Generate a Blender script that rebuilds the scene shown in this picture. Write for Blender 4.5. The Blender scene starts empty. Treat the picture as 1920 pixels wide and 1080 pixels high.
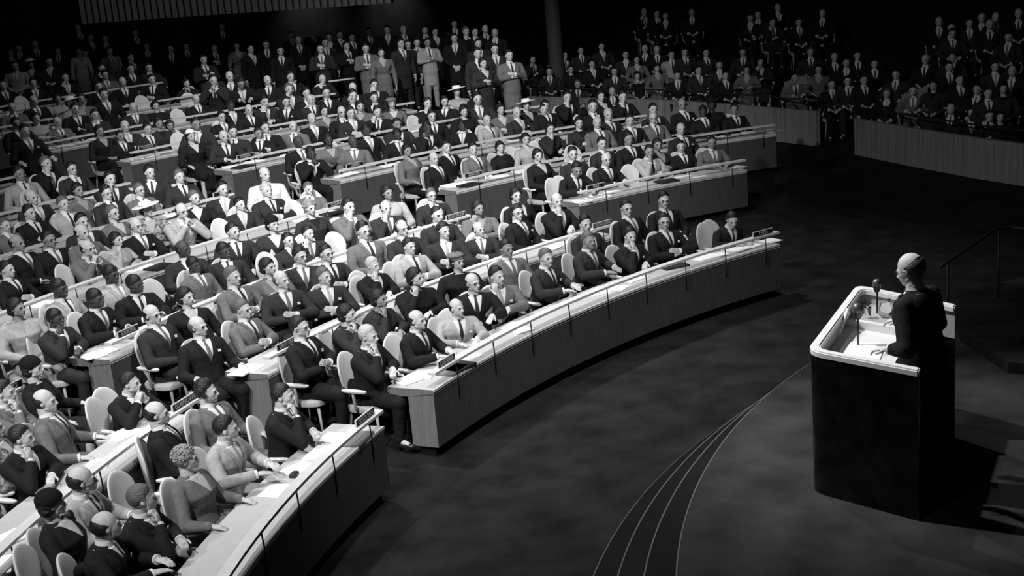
import bpy, bmesh, math, random
from mathutils import Vector, Matrix
random.seed(7)
C = bpy.context.scene.collection
sc = bpy.context.scene

# ------------------------------------------------------------------ camera
CAM = Vector((-12.933507, -2.772297, 5.289555))
PAN, PIT, ROLL, FPX, CX, CY = 1.127042, 0.287276, -0.080451, 2677.981, 1026.918, 629.134
_f = Vector((math.cos(PIT)*math.cos(PAN), math.cos(PIT)*math.sin(PAN), -math.sin(PIT)))
_r = _f.cross(Vector((0, 0, 1))).normalized(); _u = _r.cross(_f)
RT = math.cos(ROLL)*_r + math.sin(ROLL)*_u
UP = -math.sin(ROLL)*_r + math.cos(ROLL)*_u
FW = _f
cd = bpy.data.cameras.new('camera'); cam = bpy.data.objects.new('camera', cd); C.objects.link(cam)
cd.sensor_width = 36; cd.lens = FPX/1920*36
cd.shift_x = -(CX-960)/1920; cd.shift_y = (CY-540)/1920
cd.clip_end = 200
cam.matrix_world = Matrix(((RT.x, UP.x, -FW.x, CAM.x), (RT.y, UP.y, -FW.y, CAM.y), (RT.z, UP.z, -FW.z, CAM.z), (0, 0, 0, 1)))
sc.camera = cam
sc.view_settings.view_transform = 'Standard'; sc.view_settings.look = 'None'
sc.view_settings.gamma = 1; sc.view_settings.use_curve_mapping = False
sc.view_settings.exposure = -0.4

# ------------------------------------------------------------------ light
W = bpy.data.worlds.new('hall'); sc.world = W; W.use_nodes = True
W.node_tree.nodes['Background'].inputs[0].default_value = (1, 1, 1, 1)
W.node_tree.nodes['Background'].inputs[1].default_value = 0.012
def spot(name, loc, tgt, power, angle, blend=.5, size=.35):
    l = bpy.data.lights.new(name, 'SPOT'); l.energy = power; l.spot_size = math.radians(angle)
    l.spot_blend = blend; l.shadow_soft_size = size
    o = bpy.data.objects.new(name, l); C.objects.link(o); o.location = loc
    o.rotation_euler = (Vector(tgt)-Vector(loc)).to_track_quat('-Z', 'Y').to_euler()
    return o
spot('unseen_spotlight', (-9.5, 15.5, 11.5), (-8.5, 11.5, 0.8), 4600, 62, .9, .16)
spot('unseen_spotlight', (-4.5, 17.5, 11.5), (-3.4, 14.5, 0.8), 3600, 56, .9, .16)
spot('unseen_spotlight', (-19.0, 5.5, 10.0), (-8.0, 14.5, 1.0), 6400, 58, .8, .25)
spot('unseen_spotlight', (-8.0, 4.5, 14.0), (-7.6, 13.6, 1.0), 8200, 50, .9, .3)
spot('podium_spotlight', (-5.3, 14.8, 10.5), (-5.2, 6.9, 1.4), 2600, 28, .7, .12)
spot('podium_spotlight', (-9.5, 10.6, 10.0), (-5.3, 6.7, 1.6), 5200, 28, .7, .12)
spot('gallery_spotlight', (-4.0, 22.0, 10.5), (-5.5, 25.0, 1.5), 1900, 84, .9, .3)
spot('unseen_spotlight', (-15.0, 3.0, 11.0), (-10.4, 8.4, 0.8), 5600, 50, .9, .2)  # added spot, no known source: brightens the left block's desks and heads
spot('unseen_spotlight', (-12.5, 5.5, 13.0), (-4.2, 21.0, 1.0), 22500, 38, .9, .3)  # added spot, no known source: lifts the right block's desk fronts
spot('unseen_spotlight', (-6.0, 22.0, 3.6), (-4.6, 33.0, 4.6), 260, 46, .9, .3)  # added low spot, not a ceiling lamp: brightens the slatted panel
spot('gallery_spotlight', (2.0, 14.0, 9.0), (8.0, 24.0, 1.0), 42, 75, .9, .3)
spot('rear_spotlight', (-6.0, 24.0, 9.0), (-3.0, 33.0, 1.8), 110, 80, .9, .3)

# ------------------------------------------------------------------ materials
MATS = {}
def mat(name, v, rough=.6, spec=.3, bump=0, bscale=60, var=0, vscale=6, stretch=None, metal=0, trans=0):
    if name in MATS: return MATS[name]
    m = bpy.data.materials.new(name); m.use_nodes = True
    nt = m.node_tree; b = nt.nodes['Principled BSDF']
    b.inputs['Base Color'].default_value = (v, v, v, 1); b.inputs['Roughness'].default_value = rough
    b.inputs['Specular IOR Level'].default_value = spec; b.inputs['Metallic'].default_value = metal
    if trans: b.inputs['Transmission Weight'].default_value = trans
    if var or bump:
        tc = nt.nodes.new('ShaderNodeTexCoord'); mp = nt.nodes.new('ShaderNodeMapping')
        nt.links.new(tc.outputs['Object'], mp.inputs['Vector'])
        if stretch: mp.inputs['Scale'].default_value = stretch
    if var:
        n = nt.nodes.new('ShaderNodeTexNoise'); n.inputs['Scale'].default_value = vscale; n.inputs['Detail'].default_value = 5
        nt.links.new(mp.outputs['Vector'], n.inputs['Vector'])
        r = nt.nodes.new('ShaderNodeValToRGB')
        r.color_ramp.elements[0].position = .3; r.color_ramp.elements[1].position = .7
        lo, hi = v*(1-var), v*(1+var)
        r.color_ramp.elements[0].color = (lo, lo, lo, 1); r.color_ramp.elements[1].color = (hi, hi, hi, 1)
        nt.links.new(n.outputs['Fac'], r.inputs['Fac']); nt.links.new(r.outputs['Color'], b.inputs['Base Color'])
    if bump:
        n2 = nt.nodes.new('ShaderNodeTexNoise'); n2.inputs['Scale'].default_value = bscale; n2.inputs['Detail'].default_value = 4
        nt.links.new(mp.outputs['Vector'], n2.inputs['Vector'])
        bp = nt.nodes.new('ShaderNodeBump'); bp.inputs['Strength'].default_value = bump; bp.inputs['Distance'].default_value = .045 if name.startswith(('suit', 'trouser')) else .02
        nt.links.new(n2.outputs['Fac'], bp.inputs['Height']); nt.links.new(bp.outputs['Normal'], b.inputs['Normal'])
    MATS[name] = m; return m
M_TOP = mat('pale_desk_laminate', .46, .45, .4, var=.05, vscale=9)
M_WOOD = mat('desk_veneer', .062, .5, .3, var=.16, vscale=7, stretch=(6, 6, .5))
M_WOODLIT = mat('desk_veneer_lit', .15, .5, .3, var=.16, vscale=7, stretch=(6, 6, .5))  # same desk veneer, lightened on end faces to paint in the side light
M_EDGE = mat('pale_edge_trim', .62, .4)
M_RAIL = mat('rail_wood', .62, .4, .4, var=.08, vscale=5)
M_DARKMETAL = mat('dark_metal', .02, .4, .5)
M_CARPET = mat('dark_carpet', .015, .95, .1, bump=.4, bscale=160, var=.5, vscale=2.2)
M_DAIS = mat('dais_carpet', .031, .95, .1, bump=.4, bscale=160, var=.42, vscale=1.9)
M_STEP = mat('step_carpet', .008, .95, .1, var=.2, vscale=3)
M_NOSE = mat('step_nosing', .085, .6, .3)
M_SHELL = mat('pale_chair_upholstery', .60, .6, .3, bump=.15, bscale=220)
M_ARM = mat('white_armrest', .7, .45)
M_LEG = mat('chair_leg_wood', .28, .5)
M_CUSH = mat('seat_cushion', .34, .7)
M_PLINTH = mat('plinth_black', .008, .9, .1)
M_PAPER = mat('white_paper', .85, .8, .1)
M_FOLD = mat('dark_folder', .02, .5)
M_MIDF = mat('grey_folder', .18, .6)
M_PLATE = mat('nameplate_black', .010, .6, .2)
M_FRAME = mat('nameplate_frame', .45, .4)
M_LETTER = mat('nameplate_letters', .28, .5)
M_MARBLE = mat('black_marble', .005, .22, .3, var=.9, vscale=5)
M_PODR = mat('podium_rim', .80, .4, .4)
M_PODI = mat('podium_lining', .42, .5, .3)
M_GLASS = mat('clear_glass', .95, .03, .5, trans=1)
M_MIC = mat('microphone_metal', .14, .4, .6, metal=.5)
M_MICB = mat('microphone_black', .02, .35, .5)
M_WALLW = mat('parapet_wood', .22, .6, .2, var=.30, vscale=5, stretch=(5, 5, .15))
M_BACK = mat('dark_wall', .020, .8, .1, var=.2, vscale=2)
M_SLAT = mat('wall_slat', .30, .7, .2)
M_COL = mat('column_paint', .07, .6, .2)
M_RAILD = mat('handrail_metal', .02, .4, .5)
M_NEWS = mat('newspaper', .42, .9, .1, var=.4, vscale=30)
TONE = {'K': .012, 'D': .026, 'M': .13, 'L': .34, 'W': .60}
TNAME = {'K': 'black', 'D': 'dark', 'M': 'grey', 'L': 'pale', 'W': 'white'}
def suit(t): return mat('suit_cloth_'+TNAME[t], TONE[t], .85, .15, bump=.5, bscale=6.5, var=.10, vscale=30)
def trouser(t): return mat('trouser_cloth_'+TNAME[t], TONE[t]*.9, .85, .15, bump=.5, bscale=6)
M_PATTERN = mat('patterned_dress', .22, .8, .1, var=.95, vscale=28)
SK = {'l': .47, 'p': .62, 'm': .26, 'd': .055}
def skin(s): return mat({'l': 'light_skin', 'p': 'pale_skin', 'm': 'tan_skin', 'd': 'dark_skin'}[s], SK[s], .55, .3, bump=.1, bscale=40, var=.10, vscale=22)
HV = {'d': .010, 'g': .10, 'w': .42, 'y': .25}
def hairm(h): return mat({'d': 'black_hair', 'g': 'grey_hair', 'w': 'white_hair', 'y': 'blonde_hair'}[h], HV[h], .5, .35, bump=.5, bscale=75, stretch=(1, .35, 1))
M_SHIRT = mat('white_shirt', .68, .7, .2)
M_TIES = [mat('black_tie', .02, .6), mat('grey_tie', .12, .6), mat('pale_tie', .35, .6)]
M_EYE = mat('eye', .03, .2, .5)
M_LIP = mat('lips', .17, .5)
M_BROW = mat('eyebrow', .02, .8)
M_SHOE = mat('black_shoe', .012, .3, .5)
M_HOSE = mat('stockings', .2, .5)
M_HATK = mat('black_hat_felt', .010, .9, .1)
M_HATW = mat('white_hat_felt', .75, .8, .1)
M_HATG = mat('grey_hat_felt', .16, .8, .1)
M_GLS = mat('spectacle_frame', .01, .3, .5)

# ------------------------------------------------------------------ helpers
def link(name, me, parent=None, M=None):
    o = bpy.data.objects.new(name, me); C.objects.link(o)
    if parent is not None: o.parent = parent
    if M is not None: o.matrix_local = M
    return o
def empty(name, loc=(0, 0, 0), rz=0, s=1):
    o = bpy.data.objects.new(name, None); C.objects.link(o); o.empty_display_size = .2
    o.location = loc; o.rotation_euler = (0, 0, rz); o.scale = (s, s, s); return o
def tag(o, label=None, cat=None, group=None, kind=None):
    if label: o['label'] = label
    if cat: o['category'] = cat
    if group: o['group'] = group
    if kind: o['kind'] = kind
    return o
def finish(bm, name, mats, smooth=False, sharp=None):
    bmesh.ops.recalc_face_normals(bm, faces=bm.faces)
    me = bpy.data.meshes.new(name); bm.to_mesh(me); bm.free()
    for m in (mats if isinstance(mats, (list, tuple)) else [mats]): me.materials.append(m)
    if smooth:
        for p in me.polygons: p.use_smooth = True
        if sharp: me.set_sharp_from_angle(angle=math.radians(sharp))
    return me
def mesh_copy(me, mats, key, cache={}):
    k = (me.name, key)
    if k not in cache:
        c = me.copy()
        if len(c.materials): c.materials.clear()
        for m in mats: c.materials.append(m)
        cache[k] = c
    return cache[k]
def box(bm, c, s, M=None, mi=0, taper=None):
    hx, hy, hz = s[0]/2, s[1]/2, s[2]/2
    vs = []
    for z in (-hz, hz):
        t = 1 if (taper is None or z > 0) else taper
        for x, y in ((-hx, -hy), (hx, -hy), (hx, hy), (-hx, hy)):
            v = Vector((c[0]+x*t, c[1]+y*t, c[2]+z)); vs.append(bm.verts.new(M @ v if M else v))
    for f in ((3, 2, 1, 0), (4, 5, 6, 7), (0, 1, 5, 4), (1, 2, 6, 5), (2, 3, 7, 6), (3, 0, 4, 7)):
        bm.faces.new([vs[i] for i in f]).material_index = mi
def frame_from(d):
    d = d.normalized(); a = Vector((0, 0, 1)) if abs(d.z) < .9 else Vector((1, 0, 0))
    x = d.cross(a).normalized(); return x, d.cross(x)
def tube(bm, pts, rads, n=8, mi=0, caps=True):
    pts = [Vector(p) for p in pts]
    if not isinstance(rads, (list, tuple)): rads = [rads]*len(pts)
    rings = []; x = None
    for i, p in enumerate(pts):
        d = (pts[min(i+1, len(pts)-1)]-pts[max(i-1, 0)])
        if x is None: x, y = frame_from(d)
        else:
            dn = d.normalized(); x = (x-dn*x.dot(dn)).normalized(); y = dn.cross(x)
        rings.append([bm.verts.new(p+rads[i]*(math.cos(2*math.pi*k/n)*x+math.sin(2*math.pi*k/n)*y)) for k in range(n)])
    for a, b in zip(rings, rings[1:]):
        for k in range(n): bm.faces.new((a[k], a[(k+1) % n], b[(k+1) % n], b[k])).material_index = mi
    if caps:
        bm.faces.new(rings[0][::-1]).material_index = mi; bm.faces.new(rings[-1]).material_index = mi
def capsule(bm, p0, p1, r0, r1=None, n=10, mi=0):
    p0 = Vector(p0); p1 = Vector(p1); r1 = r0 if r1 is None else r1
    d = p1-p0
    if d.length < 1e-5: d = Vector((0, 0, 1e-4)); p1 = p0+d
    dn = d.normalized(); pts = []; rad = []
    for k in (0, 1, 2):
        a = math.radians(-90+30*k+8); pts.append(p0+dn*r0*math.sin(a)); rad.append(r0*math.cos(a))
    pts.append(p0); rad.append(r0); pts.append(p1); rad.append(r1)
    for k in (1, 2, 3):
        a = math.radians(30*k-8); pts.append(p1+dn*r1*math.sin(a)); rad.append(r1*math.cos(a))
    tube(bm, pts, rad, n, mi)
def ell(bm, c, r, M=None, seg=12, rings=8, mi=0, rot=None):
    R = rot if rot else Matrix.Identity(3); c = Vector(c); grid = []
    for i in range(1, rings):
        t = math.pi*i/rings; row = []
        for j in range(seg):
            p = 2*math.pi*j/seg
            v = c+R @ Vector((r[0]*math.sin(t)*math.cos(p), r[1]*math.sin(t)*math.sin(p), r[2]*math.cos(t)))
            row.append(bm.verts.new(M @ v if M else v))
        grid.append(row)
    top = c+R @ Vector((0, 0, r[2])); bot = c-R @ Vector((0, 0, r[2]))
    t = bm.verts.new(M @ top if M else top); b = bm.verts.new(M @ bot if M else bot)
    for j in range(seg):
        k = (j+1) % seg
        bm.faces.new((t, grid[0][j], grid[0][k])).material_index = mi
        bm.faces.new((b, grid[-1][k], grid[-1][j])).material_index = mi
        for a, d in zip(grid, grid[1:]): bm.faces.new((a[j], d[j], d[k], a[k])).material_index = mi
def loft(bm, secs, M=None, n=18, p=2.3, mi=0):
    """secs: (z, hw, hd, yoff[, xoff]) super-ellipse sections"""
    rings = []
    for s in secs:
        z, hw, hd, yo = s[:4]; xo = s[4] if len(s) > 4 else 0; row = []
        for k in range(n):
            a = 2*math.pi*k/n; ca, sa = math.cos(a), math.sin(a)
            v = Vector((xo+hw*math.copysign(abs(ca)**(2/p), ca), yo+hd*math.copysign(abs(sa)**(2/p), sa), z))
            row.append(bm.verts.new(M @ v if M else v))
        rings.append(row)
    for a, b in zip(rings, rings[1:]):
        for k in range(n): bm.faces.new((a[k], a[(k+1) % n], b[(k+1) % n], b[k])).material_index = mi
    bm.faces.new(rings[0][::-1]).material_index = mi; bm.faces.new(rings[-1]).material_index = mi
def remesh(bm, vox, smooth=2, fac=.5, dec=None):
    bmesh.ops.recalc_face_normals(bm, faces=bm.faces)
    me = bpy.data.meshes.new('tmp'); bm.to_mesh(me); bm.free()
    o = bpy.data.objects.new('tmp', me); C.objects.link(o)
    m = o.modifiers.new('r', 'REMESH'); m.mode = 'VOXEL'; m.voxel_size = vox; m.use_smooth_shade = True
    if smooth:
        s = o.modifiers.new('s', 'SMOOTH'); s.factor = fac; s.iterations = smooth
    if dec:
        d = o.modifiers.new('d', 'DECIMATE'); d.ratio = dec
    dg = bpy.context.evaluated_depsgraph_get(); dg.update()
    out = bpy.data.meshes.new_from_object(o.evaluated_get(dg))
    bpy.data.objects.remove(o); bpy.data.meshes.remove(me)
    nb = bmesh.new(); nb.from_mesh(out); bpy.data.meshes.remove(out)
    for f in nb.faces: f.smooth = True
    return nb
def text_mesh(s, size):
    cu = bpy.data.curves.new('t', 'FONT'); cu.body = s; cu.size = size; cu.align_x = 'CENTER'; cu.align_y = 'CENTER'
    cu.extrude = .0015; cu.offset = .001
    o = bpy.data.objects.new('t', cu); C.objects.link(o)
    dg = bpy.context.evaluated_depsgraph_get(); dg.update()
    me = bpy.data.meshes.new_from_object(o.evaluated_get(dg)); bpy.data.objects.remove(o); return me
def smooth01(t): t = max(0, min(1, t)); return t*t*(3-2*t)
NUM = ['zeroth', 'first', 'second', 'third', 'fourth', 'fifth', 'sixth', 'seventh', 'eighth', 'ninth', 'tenth', 'eleventh', 'twelfth', 'thirteenth',
       'fourteenth', 'fifteenth', 'sixteenth', 'seventeenth', 'eighteenth', 'nineteenth']
TENS = {20: ('twentieth', 'twenty'), 30: ('thirtieth', 'thirty'), 40: ('fortieth', 'forty'), 50: ('fiftieth', 'fifty'), 60: ('sixtieth', 'sixty'), 70: ('seventieth', 'seventy'), 80: ('eightieth', 'eighty'), 90: ('ninetieth', 'ninety')}
def ordn(n):
    if n < 20: return NUM[n]
    t = n//10*10; return TENS[t][0] if n == t else TENS[t][1]+'-'+NUM[n-t]

# ------------------------------------------------------------------ hall geometry: concentric curved desks
R1, DB, SL, DEP, RH = 12.9993, 1.74505, 0.100806, 0.539, 0.1735
CC = Vector((-0.04, 3.872)); RC1, DC = 11.1606, 1.96012
def row_base(k): return SL*(k-1)*DB
def center(b): return CC if b == 'C' else Vector((0, 0))
def row_R(b, k): return RC1+(k-1)*DC if b == 'C' else R1+(k-1)*DB
XB = [(-4.0, 30.0), (-3.5, 26.5), (-2.4, 24.7), (-.47, 22.9), (.9, 20.9), (2.3, 18.9), (.5, 16.9), (.3, 14), (.3, -50)]
def xbound(y):
    if y >= XB[0][1]: return XB[0][0]
    for (x0, y0), (x1, y1) in zip(XB, XB[1:]):
        if y0 >= y >= y1: return x0+(x1-x0)*(y0-y)/(y0-y1)
    return .3
RB = [(85, 21.4), (95, 22.7), (98.5, 24.6), (102, 26.6), (104, 28.6), (108, 32.5)]
def floor_h(x, y):
    r = math.hypot(x, y); hb = max(0, SL*(r-R1))
    rc = math.hypot(x-CC.x, y-CC.y); hc = max(0, SL*DB*((rc-RC1)/DC))
    w = smooth01((.67*x+.74*y-8.3)/2.0)
    h = hb*(1-w)+hc*w
    h *= 1-smooth01((x-xbound(y)-.25)/2.0)
    h = min(h, 1.75)
    a = math.degrees(math.atan2(y-CC.y, x-CC.x)); rb = 21.6
    for (a0, r0), (a1, r1) in zip(RB, RB[1:]):
        if a0 <= a <= a1: rb = r0+(r1-r0)*(a-a0)/(a1-a0)
    if a > RB[-1][0]: rb = RB[-1][1]
    back = smooth01((rc-rb)/.5)
    return h*(1-back)+min(h, 1.0)*back
def ray(px, py): return (FW+(px-CX)/FPX*RT-(py-CY)/FPX*UP)
def place(px, py, hh, fl=floor_h):
    d = ray(px, py); t = 5.0
    while t < 60:
        p = CAM+d*t
        if p.z <= fl(p.x, p.y)+hh: break
        t += .25
    a, b = t-.25, t
    for _ in range(20):
        m = (a+b)/2; p = CAM+d*m
        if p.z <= fl(p.x, p.y)+hh: b = m
        else: a = m
    while (CAM+d*b).y > 39.3: b -= .2
    return CAM+d*b
def on(px, py, z):
    d = ray(px, py); return CAM+d*((z-CAM.z)/d.z)
def pol(b, R, deg, z=0):
    c = center(b); a = math.radians(deg); return Vector((c.x+R*math.cos(a), c.y+R*math.sin(a), z))

# floor
bm = bmesh.new(); G = {}; step = .35
nx, ny = 115, 150
for i in range(nx):
    for j in range(ny):
        x = -22+i*step; y = -6+j*step; G[i, j] = bm.verts.new((x, y, floor_h(x, y)-.002))
for i in range(nx-1):
    for j in range(ny-1): bm.faces.new((G[i, j], G[i+1, j], G[i+1, j+1], G[i, j+1]))
tag(link('floor', finish(bm, 'floor', M_CARPET, True)), kind='structure')

# dais and its steps
LC = [((-.664, .901), 9.283, .16), ((-.130, .465), 9.719, .32), ((.225, .347), 9.810, .48)]
def disc(c, R, z0, z1, m, name, nose=True, a0=60, a1=200):
    bm = bmesh.new(); n = 140; top = []; bot = []
    for k in range(n+1):
        a = math.radians(a0+(a1-a0)*k/n); x, y = c[0]+R*math.cos(a), c[1]+R*math.sin(a)
        top.append(bm.verts.new((x, y, z1))); bot.append(bm.verts.new((x, y, z0)))
    ct = bm.verts.new((c[0]+2, c[1]-4, z1))
    for k in range(n):
        bm.faces.new((top[k], top[k+1], ct)); bm.faces.new((bot[k], bot[k+1], top[k+1], top[k])).material_index = 1
    tag(link(name, finish(bm, name, [m, M_STEP])), kind='structure')
    if nose:
        bm = bmesh.new(); rr = []
        for k in range(n+1):
            a = math.radians(a0+(a1-a0)*k/n); ca, sa = math.cos(a), math.sin(a)
            rr.append([bm.verts.new((c[0]+(R+dr)*ca, c[1]+(R+dr)*sa, z1+dz)) for dr, dz in ((-.007, .003), (.005, .003), (.005, -.010), (-.007, -.010))])
        for a, b in zip(rr, rr[1:]):
            for q in range(4): bm.faces.new((a[q], a[(q+1) % 4], b[(q+1) % 4], b[q]))
        tag(link('trim_1', finish(bm, 'nosing', M_NOSE)), kind='structure')
disc(LC[0][0], LC[0][1], -.05, .16, M_STEP, 'step_1')
disc(LC[1][0], LC[1][1], .14, .32, M_STEP, 'step_2')
disc(LC[2][0], LC[2][1], .30, .48, M_DAIS, 'step_3')
bm = bmesh.new(); rr = []
for k in range(141):
    a = math.radians(60+k); ca, sa = math.cos(a), math.sin(a)
    rr.append([bm.verts.new((-.997+(9.149+dr)*ca, 1.100+(9.149+dr)*sa, dz)) for dr, dz in ((-.3, .004), (.0, .012), (.014, .004))])
for a, b in zip(rr, rr[1:]):
    for q in range(2): bm.faces.new((a[q], a[q+1], b[q+1], b[q])).material_index = q
tag(link('trim_2', finish(bm, 'edge', [M_STEP, M_NOSE])), kind='structure')
# second low platform further right, reached by the handrail steps
bm = bmesh.new(); pts = [on(1775, 575, .48), on(1870, 548, .48), on(1920, 552, .48), on(2100, 560, .48), Vector((6, 2, .48)), Vector((0, 3, .48)), on(1890, 700, .48), on(1800, 640, .48)]
tv = [bm.verts.new((p.x, p.y, .60)) for p in pts]; bv = [bm.verts.new((p.x, p.y, .46)) for p in pts]
bm.faces.new(tv)
for k in range(len(pts)): bm.faces.new((tv[k], tv[(k+1) % len(pts)], bv[(k+1) % len(pts)], bv[k]))
tag(link('step_4', finish(bm, 'platform', M_CARPET)), kind='structure')

# ------------------------------------------------------------------ desks
def arc_sweep(bm, b, prof, a0, a1, R, z, stepdeg=.7, mi=0, endmi=None):
    n = max(2, int(abs(a1-a0)/stepdeg)); rings = []
    for k in range(n+1):
        a = a0+(a1-a0)*k/n; rings.append([bm.verts.new(pol(b, R+dr, a, z+dz)) for dr, dz in prof])
    m = len(prof)
    for p, q in zip(rings, rings[1:]):
        for k in range(m): bm.faces.new((p[k], p[(k+1) % m], q[(k+1) % m], q[k])).material_index = mi
    for r in (rings[0], rings[-1]): bm.faces.new(r).material_index = mi if endmi is None else endmi
ORD = ['', 'first', 'second', 'third', 'fourth', 'fifth', 'sixth', 'seventh', 'eighth', 'ninth']
BN = {'A': 'left', 'B': 'centre', 'C': 'right'}
DESKS = [('A', 1, 133.3, 158), ('A', 2, 134.9, 155), ('A', 3, 136.0, 152),
         ('B', 1, 98.52, 128.68), ('B', 2, 104.3, 130.1), ('B', 3, 108.5, 131.3), ('B', 4, 111.6, 132.6), ('B', 5, 113.2, 133.6), ('B', 6, 114.8, 133), ('B', 7, 116.5, 132),
         ('C', 2, 88.2, 102.94), ('C', 3, 81.3, 106.5), ('C', 4, 87.2, 109.49), ('C', 5, 91.2, 111.89), ('C', 6, 96.5, 113.86), ('C', 7, 98.6, 115.35), ('C', 8, 101.5, 117), ('C', 9, 103.5, 118)]
ARC = {}
for b, k, a0, a1 in DESKS:
    R = row_R(b, k); z = row_base(k); ARC[b, k] = (a0, a1)
    t = empty('delegates_desk', pol(b, R+.25, (a0+a1)/2, z))
    kk = k-1 if b == 'C' else k
    tag(t, 'long curved wooden desk, %s from the front in the %s block of seating' % (ORD[kk], BN[b]), 'desk', 'long curved delegates desks')
    inv = Matrix.Translation(-t.location)
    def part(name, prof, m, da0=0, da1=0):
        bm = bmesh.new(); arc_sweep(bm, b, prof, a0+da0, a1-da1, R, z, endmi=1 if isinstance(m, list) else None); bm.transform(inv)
        o = link(name, finish(bm, name, m), t)
        return o
    part('desktop', [(-.004, .752), (-.004, .70), (.22, .665), (.50, .66), (DEP, .705), (DEP, .752)], [M_TOP, M_WOODLIT])
    part('edge_trim', [(-.012, .754), (-.012, .728), (-.002, .728), (-.002, .754)], M_EDGE)
    part('front_panel', [(0, .728), (0, .13), (.30, .13), (.30, .67), (.02, .71)], [M_WOOD, M_WOODLIT])
    part('plinth', [(.07, .135), (.07, -.05), (.26, -.05), (.26, .135)], M_PLINTH, .25, .25)
    ext = math.degrees(.0/R)
    part('rail', [(-.035, .756+RH), (-.035, .728+RH), (.060, .728+RH), (.060, .756+RH)], M_RAIL, .12, .12)
    npost = max(2, round(math.radians(a1-a0)*R/.78))
    for i in range(npost):
        a = a0+(a1-a0)*(i+.35)/npost
        bm = bmesh.new()
        tube(bm, [pol(b, R-.012, a, z+.52), pol(b, R-.014, a, z+.76), pol(b, R-.006, a, z+.73+RH)], .0075, 6); bm.transform(inv)
        link('rail_post', finish(bm, 'post', M_DARKMETAL, True), t)

# ------------------------------------------------------------------ name plates on the rails
def nameplate(b, k, a, text, w=.36):
    R = row_R(b, k); z = row_base(k); o = empty('country_nameplate', pol(b, R+.012, a, z+.752+RH), math.radians(a-90))
    # local x runs right as seen from the podium side, -y faces the podium
    bm = bmesh.new(); box(bm, (0, 0, .036), (w, .018, .072)); link('frame', finish(bm, 'f', M_FRAME), o)
    bm = bmesh.new(); box(bm, (0, -.010, .036), (w-.016, .006, .056)); po = link('panel', finish(bm, 'p', M_PLATE), o)
    me = text_mesh(text, .058); me.materials.clear(); me.materials.append(M_LETTER)
    wd = max(v.co.x for v in me.vertices)-min(v.co.x for v in me.vertices); s = min(1, (w-.03)/wd)
    link('lettering', me, po, Matrix.Translation((0, -.0145, .036)) @ Matrix.Rotation(math.pi/2, 4, 'X') @ Matrix.Diagonal((s*.92, 1, 1, 1)))
    pos = {'A': 'left', 'B': 'centre', 'C': 'right'}[b]; kk = k-1 if b == 'C' else k
    end = 'right' if (b == 'A' or abs(a-ARC[b, k][0]) < 3) and b != 'C' else 'left'
    tag(o, 'black nameplate reading %s, %s end of %s rail, %s block' % (text.title(), end, ORD[kk], pos), 'nameplate', 'country nameplates on the desk rails')
def ang(px, py, b, k, zz=None):
    p = on(px, py, row_base(k)+(.752+RH+.03 if zz is None else zz)); c = center(b); return math.degrees(math.atan2(p.y-c.y, p.x-c.x))
for b, k, px, py, s, w in [('A', 1, 677, 783, 'COSTA RICA', .38), ('A', 2, 340, 747, 'DOMINICAN REPUBLIC', .62), ('A', 3, 22, 728, 'FRANCE', .36),
                        ('B', 1, 833, 677, 'COLOMBIA', .34), ('B', 2, 521, 645, 'DENMARK', .34), ('B', 3, 241, 622, 'ETHIOPIA', .34),
                        ('B', 1, 1424, 436, 'CHINA', .36), ('B', 2, 1132, 421, 'CZECHOSLOVAKIA', .36), ('B', 3, 868, 407, 'EL SALVADOR', .36),
                        ('B', 4, 625, 382, 'ICELAND', .36), ('B', 5, 398, 361, 'IRAN', .34),
                        ('C', 2, 1118, 350, 'PERU', .36), ('C', 3, 877, 326, 'LEBANON', .36), ('C', 4, 660, 309, 'LIBERIA', .36), ('C', 5, 458, 293, 'PANAMA', .36), ('C', 6, 273, 276, 'THAILAND', .36), ('C', 7, 104, 259, 'TURKEY', .36)]:
    nameplate(b, k, ang(px, py, b, k), s, w)

# ------------------------------------------------------------------ chairs
def egg_back():
    bm = bmesh.new(); ell(bm, (0, 0, 0), (1, 1, 1), None, 28, 20)
    for v in bm.verts:
        u, d, w = v.co; a = abs(w); prof = math.sqrt(max(0, 1-a**2.6))       # fuller than a circle towards the ends
        rad = math.hypot(u, d) or 1e-6; u2, d2 = u/rad*prof, d/rad*prof
        t = (w+1)/2; hw = .095+.100*smooth01(t*1.25)
        z = .40+.58*t; x = u2*hw
        yb = -.215-.13*(z-.42)+.05*(x/.19)**2
        v.co = (x, yb+.028*math.copysign(abs(d2)**.8, d2), z)
    return finish(bm, 'backrest', M_SHELL, True)
def chair_parts():
    P = [('backrest', egg_back())]
    bm = bmesh.new(); loft(bm, [(.385, .20, .19, .02), (.40, .235, .22, .02), (.44, .24, .225, .02), (.462, .225, .21, .02), (.468, .15, .14, .02)], n=20, p=3.2)
    P.append(('seat', finish(bm, 'seat', M_CUSH, True, 50)))
    for s in (-1, 1):
        bm = bmesh.new(); loft(bm, [(.640, .02, .13, .02, s*.292), (.650, .03, .15, .02, s*.292), (.668, .03, .152, .02, s*.292), (.676, .02, .13, .02, s*.292)], n=14, p=2.6)
        a = finish(bm, 'armrest', M_ARM, True, 50)
        bm = bmesh.new(); tube(bm, [(s*.225, .0, .40), (s*.268, .0, .47), (s*.292, .0, .645)], [.016, .018, .014], 8)
        P.append(('armrest', a)); P.append(('armrest_post', finish(bm, 'post', M_LEG, True)))
    for sx in (-1, 1):
        for sy in (-1, 1):
            bm = bmesh.new(); tube(bm, [(sx*.16, .02+sy*.15, .40), (sx*.20, .02+sy*.20, .012)], [.018, .010], 8)
            P.append(('leg', finish(bm, 'leg', M_LEG, True)))
    return P
CHP = chair_parts()
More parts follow.
